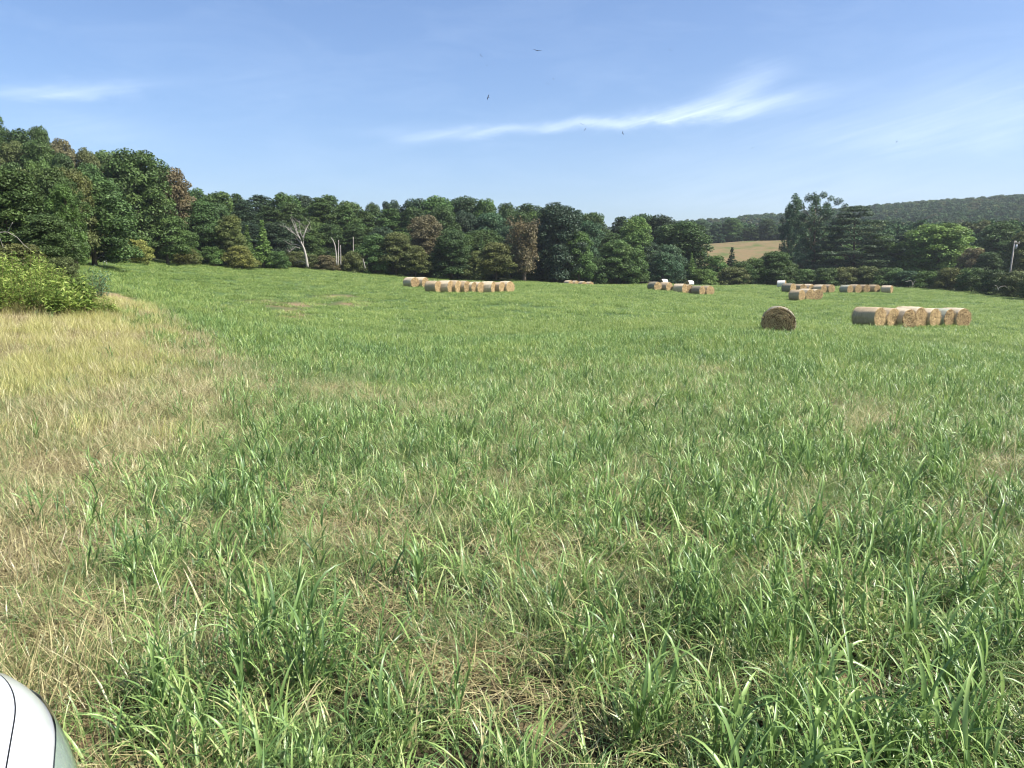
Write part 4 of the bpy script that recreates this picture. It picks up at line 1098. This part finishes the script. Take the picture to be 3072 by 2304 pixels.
def bale(u, Y, ang, label, group, dia=1.5, wrap=(.56, .49, .38), k=None, Ls=1.0, off=True):
    """u = image column of the middle of the visible end; ang = turn of the axis away from the viewer's line, to the right"""
    a = R(ang) - math.atan((u - 1536) / F); ax = np.array((math.sin(a), -math.cos(a)))
    s = dia / 1.5
    X, _, _ = at_uv(u, Y)
    c = np.array((X, Y)) - (ax * .75 * s * Ls if off else 0)
    z = H(c[0], c[1])
    k = random.randint(0, 2) if k is None else k
    e = obj('hay_bale', None, None, (c[0], c[1], z + .665 * s), (0, 0, math.atan2(ax[1], ax[0])), (s * Ls, s, s)); tag(e, label, 'hay bale', group)
    jit = random.uniform(.94, 1.06); e.scale = (s * Ls * random.uniform(.94, 1.04), s * jit * 1.03, s * jit * random.uniform(.90, .97)); e.rotation_euler.z += random.uniform(-.08, .08); e.rotation_euler.x = random.uniform(0, 6.28) if False else 0
    o = obj('hay_core', BM[k][0], e); w = obj('net_wrap', BM[k][1], e)
    w.color = (*wrap, 1)
    return e
random.seed(11)
TAN, GRY, PAL, WHT, GRN = (.42, .33, .21), (.26, .23, .16), (.54, .45, .31), (.66, .64, .58), (.36, .36, .27)
bale(2334, 36, 1, "single round bale seen end on, standing alone in the field", None, 1.5, GRY, 1).location.z -= .17
GHr = "near row of round bales at the right"
for (u, Y, ang, lab, w, k) in [(2638, 50, 63, "leftmost bale of the near right row, its grey side fully showing", TAN, 0), (2678, 51.2, 61, "second bale of the near right row, with a dark hollow in its end", TAN, 3),
        (2727, 51.3, 55, "third bale of the near right row", PAL, 2), (2759, 52.6, 62, "middle bale of the near right row, end half in shadow", PAL, 1),
        (2806, 53.2, 66, "fifth bale of the near right row, mostly pale wrap", PAL, 0), (2847, 54.4, 62, "second last bale of the near right row, bluish grey wrap", GRN, 2), (2888, 54.8, 52, "rightmost bale of the near right row", PAL, 1)]:
    bale(u, Y, ang, lab, GHr, 1.5, w, k)
GEr = "three bales in front of the middle right rows"
for (u, Y, ang, lab, w) in [(2406, 99, 58, "left one of the three bales standing forward of the right rows", TAN), (2430, 101, 48, "middle one of the three bales standing forward of the right rows", PAL), (2455, 102, 44, "right one of the three bales, with a swirl in its end", PAL)]:
    bale(u, Y, ang, lab, GEr, 1.55, w)
GDr = "row of five bales at the foot of the hedge"
for (u, Y, ang, lab, w) in [(2378, 118, 55, "leftmost of the five bales behind the forward three, dark wrap", GRY), (2409, 119, 50, "second of the five bales behind the forward three", TAN), (2434, 120, 48, "third of the five bales behind the forward three", PAL),
        (2471, 119, 58, "fourth of the five bales, with a long pale side", PAL), (2494, 121, 48, "rightmost of the five bales behind the forward three", TAN)]:
    bale(u, Y, ang, lab, GDr, 1.5, w)
GFr = "right hand row of five bales before the hedge"
for (u, Y, ang, lab, w) in [(2550, 122, 56, "first bale of the far right row, green grey side", GRN), (2574, 123, 52, "second bale of the far right row, standing a little taller", TAN), (2599, 123.5, 44, "middle bale of the far right row", TAN),
        (2631, 124, 50, "fourth bale of the far right row", TAN), (2675, 123, 78, "last bale of the far right row, set apart and seen side on", PAL)]:
    bale(u, Y, ang, lab, GFr, 1.45, w)
GCr = "row of six bales in the centre right distance"
for (u, Y, ang, lab, w) in [(1974, 110, 46, "leftmost of the six bales at centre right, dark left side", GRY), (2008, 111, 50, "second of the six bales at centre right", TAN), (2053, 110.5, 60, "third of the six bales at centre right, long pale side", PAL),
        (2070, 112, 44, "fourth of the six bales at centre right", TAN), (2106, 111, 56, "fifth of the six bales at centre right, grey side", GRY), (2131, 112, 46, "rightmost of the six bales at centre right", TAN)]:
    bale(u, Y, ang, lab, GCr, 1.45, w)
GAr = "long row of round bales in the middle of the field"
for i, (u, w, ang) in enumerate([(1316, TAN, 50), (1353, PAL, 56), (1376, TAN, 48), (1403, TAN, 50), (1424, PAL, 56), (1444, PAL, 46), (1481, PAL, 58), (1507, TAN, 50), (1532, PAL, 44)]):
    lab = ["leftmost bale of the long middle row, darkest left side", "second bale of the long middle row, whitish wrap", "third bale of the long middle row", "fourth bale of the long middle row", "fifth bale of the long middle row, set behind its neighbours", "sixth bale of the long middle row",
           "seventh bale of the long middle row, long white side", "eighth bale of the long middle row", "rightmost bale of the long middle row, ragged yellow end"][i]
    bale(u, 88 + i * .6, ang + 7, lab, GAr, 1.45, w)
bale(1245, 97, 42, "first of the two bales behind the left end of the long row", "pair of bales behind the long row", 1.45, PAL)
bale(1276, 98, 50, "second of the two bales behind the left end of the long row", "pair of bales behind the long row", 1.4, PAL)
GBr = "four bales sunk behind the crest before the wood"
for i, u in enumerate([1712, 1732, 1753, 1774]):
    bale(u, 127.5 + (i % 2) * .5, 40, ["leftmost", "second", "third", "rightmost"][i] + " of the four small bales half hidden by the crest", GBr, 1.12, PAL).location.z -= .30
bale(1984, 139, -60, "white wrapped bale with a dark end behind the first of the six", "white wrapped bales", 1.05, WHT)
bale(2062, 139, -56, "white wrapped bale with a dark end below the vine covered snag", "white wrapped bales", 1.05, WHT)
bale(2356, 140, 80, "pale wrapped bale half hidden at the left end of the hedge", "white wrapped bales", 1.4, WHT)

# ---------------------------------------------------------------- utility pole
def pole():
    X, Y, z = at_uv(3020, 126)
    wd = bark_mat("pole_wood", (.22, .19, .16), (.42, .38, .33)); b = MB(); h = top_z(722, X, Y) - z
    m, t = material("galvanised_steel"); finish(t, t.ramp(t.noise(t.n('ShaderNodeTexCoord').outputs['Object'], 8, 3), [(.3, (.28, .29, .3)), (.7, (.45, .46, .47))]), .45, .5, metallic=.7)
    e = obj('utility_pole', None, None, (X, Y, z), (0, R(3.5), 0)); tag(e, "grey wooden utility pole rising out of the hedge at the right", "utility pole")
    b.tube([(0, 0, -.3), (0, 0, h * .5), (0, 0, h)], [.16, .14, .11], 10); obj('post', b.mesh('post', wd), e)
    b = MB(); b.tube([(-.15, -.16, h - .35), (.75, -.16, h - .35)], [.055, .055], 4); c = obj('crossarm', b.mesh('crossarm', wd), e)
    for x_ in (.15, .65):
        b = MB(); b.tube([(x_, -.16, h - .30), (x_, -.16, h - .22), (x_, -.16, h - .18), (x_, -.16, h - .10)], [.03, .06, .035, .05], 8); obj('insulator', b.mesh('insulator', m), c)
    b = MB(); b.tube([(.28, -.1, h - 1.3), (.28, -.1, h - 1.28), (.28, -.1, h - .62), (.28, -.1, h - .6)], [.14, .17, .17, .14], 12); obj('transformer', b.mesh('transformer', m), e)
pole()

# ---------------------------------------------------------------- birds
def bird_mesh(seed, flap):
    b = MB()
    b.tube([(0, -.34, 0), (0, -.22, .0), (0, 0, 0), (0, .18, .0), (0, .27, .01), (0, .33, 0)], [.02, .055, .085, .05, .035, .01], 8)
    for s in (-1, 1):
        pts = [(0, .08, 0), (s * .30, .13, flap * .5), (s * .62, .05, flap * .9), (s * .85, -.06, flap)]
        tr = [(0, -.12, 0), (s * .30, -.14, flap * .5), (s * .60, -.17, flap * .9), (s * .83, -.14, flap)]
        V = []
        for p, q in zip(pts, tr): V += [p, q, (p[0], p[1], p[2] - .018), (q[0], q[1], q[2] - .012)]
        Q = []
        for i in range(3):
            k = i * 4; Q += [(k, k + 4, k + 5, k + 1), (k + 2, k + 3, k + 7, k + 6), (k, k + 2, k + 6, k + 4), (k + 1, k + 5, k + 7, k + 3)]
        b.add(V, Q)
        for f in range(4):   # spread wing-tip feathers
            b.tube([(s * .8, -.02 - f * .04, flap), (s * (.98 - f * .03), -.03 - f * .06, flap + .03)], [.016, .006], 4)
    V = [(-.04, -.3, 0), (.04, -.3, 0), (.09, -.5, 0), (-.09, -.5, 0), (-.04, -.3, -.01), (.04, -.3, -.01), (.09, -.5, -.008), (-.09, -.5, -.008)]
    b.add(V, [(0, 1, 2, 3), (7, 6, 5, 4), (0, 4, 5, 1), (1, 5, 6, 2), (2, 6, 7, 3), (3, 7, 4, 0)])
    m, t = material("bird_plumage"); finish(t, t.ramp(t.noise(t.n('ShaderNodeTexCoord').outputs['Object'], 6, 3), [(.3, (.012, .011, .012)), (.7, (.035, .032, .03))]), .7, .2)
    return b.mesh('bird', m)
BB = [bird_mesh(1, .12), bird_mesh(2, .3), bird_mesh(3, .02)]
birds = [(1612, 152, 180, 0, (0, .05, .3), "largest dark bird, gliding highest in the sky with level wings"), (1443, 168, 330, 1, (.3, .6, .8), "small dark bird highest at the left of the flock"),
         (1460, 196, 420, 2, (.1, -.3, 1.5), "tiny dark bird just below the highest left one"), (1464, 292, 260, 1, (.4, 1.0, 2.2), "steeply banking dark bird left of the long cloud"),
         (1643, 251, 420, 2, (.2, .3, .5), "lower one of the tiny pair right of centre"), (1660, 237, 420, 0, (.1, -.6, 1.9), "upper one of the tiny pair right of centre"),
         (1745, 372, 330, 0, (.5, .4, .2), "small bird over the thin part of the long cloud"), (1755, 388, 400, 2, (.2, .9, 2.6), "small bird just under the thin part of the long cloud"),
         (1868, 400, 330, 1, (.2, .8, 1.1), "small bird below the thick part of the long cloud"), (2010, 150, 430, 2, (.1, .2, .6), "lone tiny bird high at the upper right"),
         (2257, 444, 430, 0, (.3, -.4, .4), "rightmost tiny bird, low between cloud and treeline"), (2690, 425, 430, 2, (.2, .3, 1.4), "far right tiny bird, low over the distant hill")]
for (u, v, Y, k, rot, lab) in birds:
    o = obj('bird', BB[k], None, pt(u, v, Y), rot); tag(o, lab, 'bird', 'dark soaring birds')

# ---------------------------------------------------------------- white car
def car():
    m, t = material("white_car_paint"); oc = t.n('ShaderNodeTexCoord').outputs['Object']
    finish(t, t.ramp(t.noise(oc, 14, 3), [(.3, (.50, .51, .52)), (.7, (.54, .55, .555))]), .28, .5, coat=.8); paint = m
    m, t = material("black_seam"); finish(t, (.16, .16, .165), .6, .3); black = m
    m, t = material("tyre_rubber"); finish(t, t.ramp(t.noise(t.n('ShaderNodeTexCoord').outputs['Object'], 30, 2), [(.3, (.02, .02, .02)), (.7, (.04, .04, .04))]), .85, .2); rub = m
    m, t = material("wheel_alloy"); finish(t, (.5, .5, .52), .3, .5, metallic=.9); alloy = m
    m, t = material("lamp_lens"); finish(t, (.42, .50, .47), .12, .8, coat=1.0, metallic=.1); lens = m  # green reflection of the grass is put into the lens colour
    m, t = material("window_glass"); finish(t, (.02, .025, .03), .05, .8, coat=1.0); glass = m
    # local frame: +x right of car, +y forward, origin at the front right corner point P0, shifted so the axle line is x=-.92
    e = obj('car', None, None, (CAR_P0[0], CAR_P0[1], -.022), (0, 0, math.atan2(CAR_R[1], CAR_R[0]))); tag(e, "white car, only its bonnet corner and headlight showing at the lower left", "car")
    CX = -.94
    def inset(a):                       # how far the side moves in at station a (forward of P0)
        return .86 * np.clip(a - .217, 0, None) ** 2
    hw = lambda a: .94 - inset(a)
    NOSE = .80
    def section(a, full=True):
        w = max(float(hw(np.array(a))), .12)
        k = np.clip((a - .25) / (NOSE - .25), 0, 1); drop = .02 * k + .20 * k ** 3
        kb = np.clip((-a - 3.3) / .6, 0, 1); w -= .25 * kb ** 2; drop += .12 * kb
        zt = .9546 - drop
        return w, zt
    def ring(a):
        w, zt = section(a)
        lowz = .24 + .05 * np.clip((a - .2) / .6, 0, 1)
        pr = [(w - .06, lowz), (w - .01, .36), (w + .006, .55), (w, .72), (w - .012, zt - .12), (w - .03, zt - .065), (w - .045, zt - .042), (w - .062, zt - .024), (w - .079, zt - .013)]
        return pr, w, zt
    st = np.concatenate([np.linspace(-3.9, -.6, 16), np.linspace(-.5, .2, 15), np.linspace(.22, NOSE, 40)])
    # fender / side shell, right and left, and bonnet between
    def shell(sgn):
        V = []; m_ = 9
        for a in st:
            pr, w, zt = ring(a)
            for (x_, z_) in pr: V.append((CX + sgn * x_, a, z_))
        V = np.array(V); n_ = len(st)
        i = np.arange(n_ - 1)[:, None] * m_; j = np.arange(m_ - 1)[None]
        Q = np.stack([i + j, i + m_ + j, i + m_ + j + 1, i + j + 1], -1).reshape(-1, 4)
        if sgn < 0: Q = Q[:, ::-1]
        return V, Q
    b = MB()
    for s in (1, -1): V, Q = shell(s); b.add(V, Q)
    # nose and tail closing panels
    for a, sg in ((NOSE, 1), (-3.9, -1)):
        pr, w, zt = ring(a); pts = [(CX + x_, a, z_) for x_, z_ in pr] + [(CX - x_, a, z_) for x_, z_ in pr][::-1]
        k = len(pts) // 2
        Q = [(i, i + 1, 2 * k - 2 - i, 2 * k - 1 - i) for i in range(k - 1)]
        Q = np.array(Q); b.add(pts, Q if sg > 0 else Q[:, ::-1])
    body = obj('body', b.mesh('body', paint), e)
    # bonnet, 6 mm gap to each wing
    def deck(a0, a1, nst, gap=.002):
        V = []; n_ = 15
        for a in np.linspace(a0, a1, nst):
            pr, w, zt = ring(a); we = max(w - .079 - gap, .05)
            for q in np.linspace(-1, 1, n_):
                V.append((CX + q * we, a, zt - .012 + .060 * (1 - abs(q) ** 2.2) * min(1, (NOSE + .25 - a)) + .010 * math.exp(-((abs(q) - .55) / .12) ** 2)))
        i = np.arange(nst - 1)[:, None] * n_; j = np.arange(n_ - 1)[None]
        return V, np.stack([i + j, i + j + 1, i + n_ + j + 1, i + n_ + j], -1).reshape(-1, 4)
    b = MB(); V, Q = deck(-.85, NOSE - .12, 60); b.add(V, Q); obj('bonnet', b.mesh('bonnet', paint), e)
    b = MB(); V, Q = deck(-3.88, -3.0, 8); b.add(V, Q); obj('boot_lid', b.mesh('boot_lid', paint), e)
    # thin dark tube drawn in as the crease line along each wing
    for s in (1, -1):
        b = MB(); b.tube([(CX + s * (ring(q)[1] - .0535), q, ring(q)[2] - .0332) for q in np.linspace(-.85, .05, 40)], .0009, 6)
        obj('crease_line', b.mesh('crease_line', black), e)
    # dark channel under the gaps
    b = MB()
    for s in (1, -1):
        V = []
        for a in np.linspace(-.85, NOSE - .1, 20):
            pr, w, zt = ring(a); V += [(CX + s * (w - .100), a, zt - .030), (CX + s * (w - .060), a, zt - .045)]
        b.add(V, [(2 * i, 2 * i + 1, 2 * i + 3, 2 * i + 2) for i in range(19)])
    obj('seam', b.mesh('seam', black), e)
    # headlights wrap the front corner
    for s in (1, -1):
        V = []; aa = np.linspace(-.02, .60, 14)
        for a in aa:
            pr, w, zt = ring(a)
            for (x_, z_) in ((w + .003, zt - .22), (w + .001, zt - .17), (w - .010, zt - .12), (w - .019, zt - .092), (w - .028, zt - .066)):
                V.append((CX + s * (x_ + .002), a, z_ + .003))
        i = np.arange(13)[:, None] * 5; j = np.arange(4)[None]; Q = np.stack([i + j, i + 5 + j, i + 6 + j, i + 1 + j], -1).reshape(-1, 4)
        b = MB(); b.add(V, Q if s > 0 else Q[:, ::-1]); h_ = obj('headlight', b.mesh('headlight', lens), e)
    # grille and bumper
    b = MB(); 
    for z_ in (.50, .56, .62, .68):
        b.tube([(CX - .4, NOSE + .01, z_), (CX, NOSE + .03, z_), (CX + .4, NOSE + .01, z_)], .016, 6)
    obj('grille', b.mesh('grille', black), e)
    b = MB(); b.tube([(CX - hw(np.array(q)) * s_ * 0 + CXs, q, .34) for q, CXs in ((.45, CX - float(hw(np.array(.45)))), (.70, CX - float(hw(np.array(.70)))), (NOSE + .05, CX), (.70, CX + float(hw(np.array(.70)))), (.45, CX + float(hw(np.array(.45))))) for s_ in (0,)], .07, 8)
    obj('bumper', b.mesh('bumper', paint), e)
    # cabin: pillars + roof in paint, glazing in glass
    cab = [(-.95, 1.0, .86), (-1.55, 1.38, .64), (-2.0, 1.43, .62), (-2.7, 1.40, .61), (-3.35, 1.02, .72)]
    V = []; 
    for (a, z_, w_) in cab: V += [(CX - w_, a, z_), (CX - w_ * .55, a, z_ + .03), (CX + w_ * .55, a, z_ + .03), (CX + w_, a, z_)]
    Qg, Qr = [], []
    for i in range(4):
        k = i * 4
        for j in range(3): (Qr if i in (1, 2) else Qg).append((k + j, k + j + 1, k + j + 5, k + j + 4))
    b = MB(); b.add(V, Qr); obj('roof', b.mesh('roof', paint), e)
    b = MB(); b.add(V[0:8], Qg[:3]); obj('windscreen', b.mesh('windscreen', glass), e)
    b = MB(); b.add(V[12:20], [(0, 1, 5, 4), (1, 2, 6, 5), (2, 3, 7, 6)]); obj('rear_window', b.mesh('rear_window', glass), e)
    for s in (1, -1):
        V2 = [(CX + s * .86, -1.0, .99), (CX + s * .86, -3.3, .99), (CX + s * .61, -2.7, 1.395), (CX + s * .62, -2.0, 1.425), (CX + s * .64, -1.55, 1.375)]
        b = MB(); b.add(V2, [(0, 1, 2, 4) if s > 0 else (4, 2, 1, 0)], [(2, 3, 4) if s > 0 else (4, 3, 2)]); obj('side_window', b.mesh('side_window', glass), e)
    # deck under glass
    b = MB(); b.add([(CX - .9, -.84, .985), (CX + .9, -.84, .985), (CX + .9, -3.02, .985), (CX - .9, -3.02, .985)], [(0, 1, 2, 3)]); obj('cowl', b.mesh('cowl', black), e)
    for s in (1, -1):
        for a in (-.28, -3.0):
            b = MB(); x0 = CX + s * .80
            ts = np.linspace(0, 2 * math.pi, 40, endpoint=False)
            prof = [(.20, -.10), (.31, -.11), (.335, -.07), (.335, .07), (.31, .11), (.20, .10)]
            V = [(x0 + dx * s, a + r_ * math.cos(q), .335 + r_ * math.sin(q)) for q in ts for r_, dx in prof]
            Q = [(i * 6 + j, i * 6 + (j + 1) % 6, ((i + 1) % 40) * 6 + (j + 1) % 6, ((i + 1) % 40) * 6 + j) for i in range(40) for j in range(6)]
            b.add(V, Q); w_ = obj('wheel', b.mesh('wheel', rub), e)
            b = MB()
            for q in range(5):
                an = q * 2 * math.pi / 5; b.tube([(x0 + s * .09, a, .335), (x0 + s * .10, a + .2 * math.cos(an), .335 + .2 * math.sin(an))], [.035, .028], 6)
            b.tube([(x0 - s * .05, a, .335), (x0 + s * .10, a, .335)], [.05, .05], 12); obj('rim', b.mesh('rim', alloy), w_)
    return e
car()

# ---------------------------------------------------------------- haze
def haze():
    b = MB(); h = 1700.0; z0, z1 = -30.0, 150.0
    V = [(-h, -h, z0), (h, -h, z0), (h, h, z0), (-h, h, z0), (-h, -h, z1), (h, -h, z1), (h, h, z1), (-h, h, z1)]
    b.add(V, [(0, 3, 2, 1), (4, 5, 6, 7), (0, 1, 5, 4), (1, 2, 6, 5), (2, 3, 7, 6), (3, 0, 4, 7)])
    m = bpy.data.materials.new("haze_air"); m.use_nodes = True; t = NT(m.node_tree)
    v = t.n('ShaderNodeVolumePrincipled'); v.inputs['Color'].default_value = (.86, .93, 1, 1); v.inputs['Density'].default_value = HAZE
    v.inputs['Anisotropy'].default_value = .2
    o = t.n('ShaderNodeOutputMaterial'); t.link(v.outputs[0], o.inputs['Volume'])
    o = obj('haze', b.mesh('haze', m, False)); tag(o, "thin pale blue haze in the air over the whole valley", "haze", kind='stuff')
HAZE = 0.00017
haze()
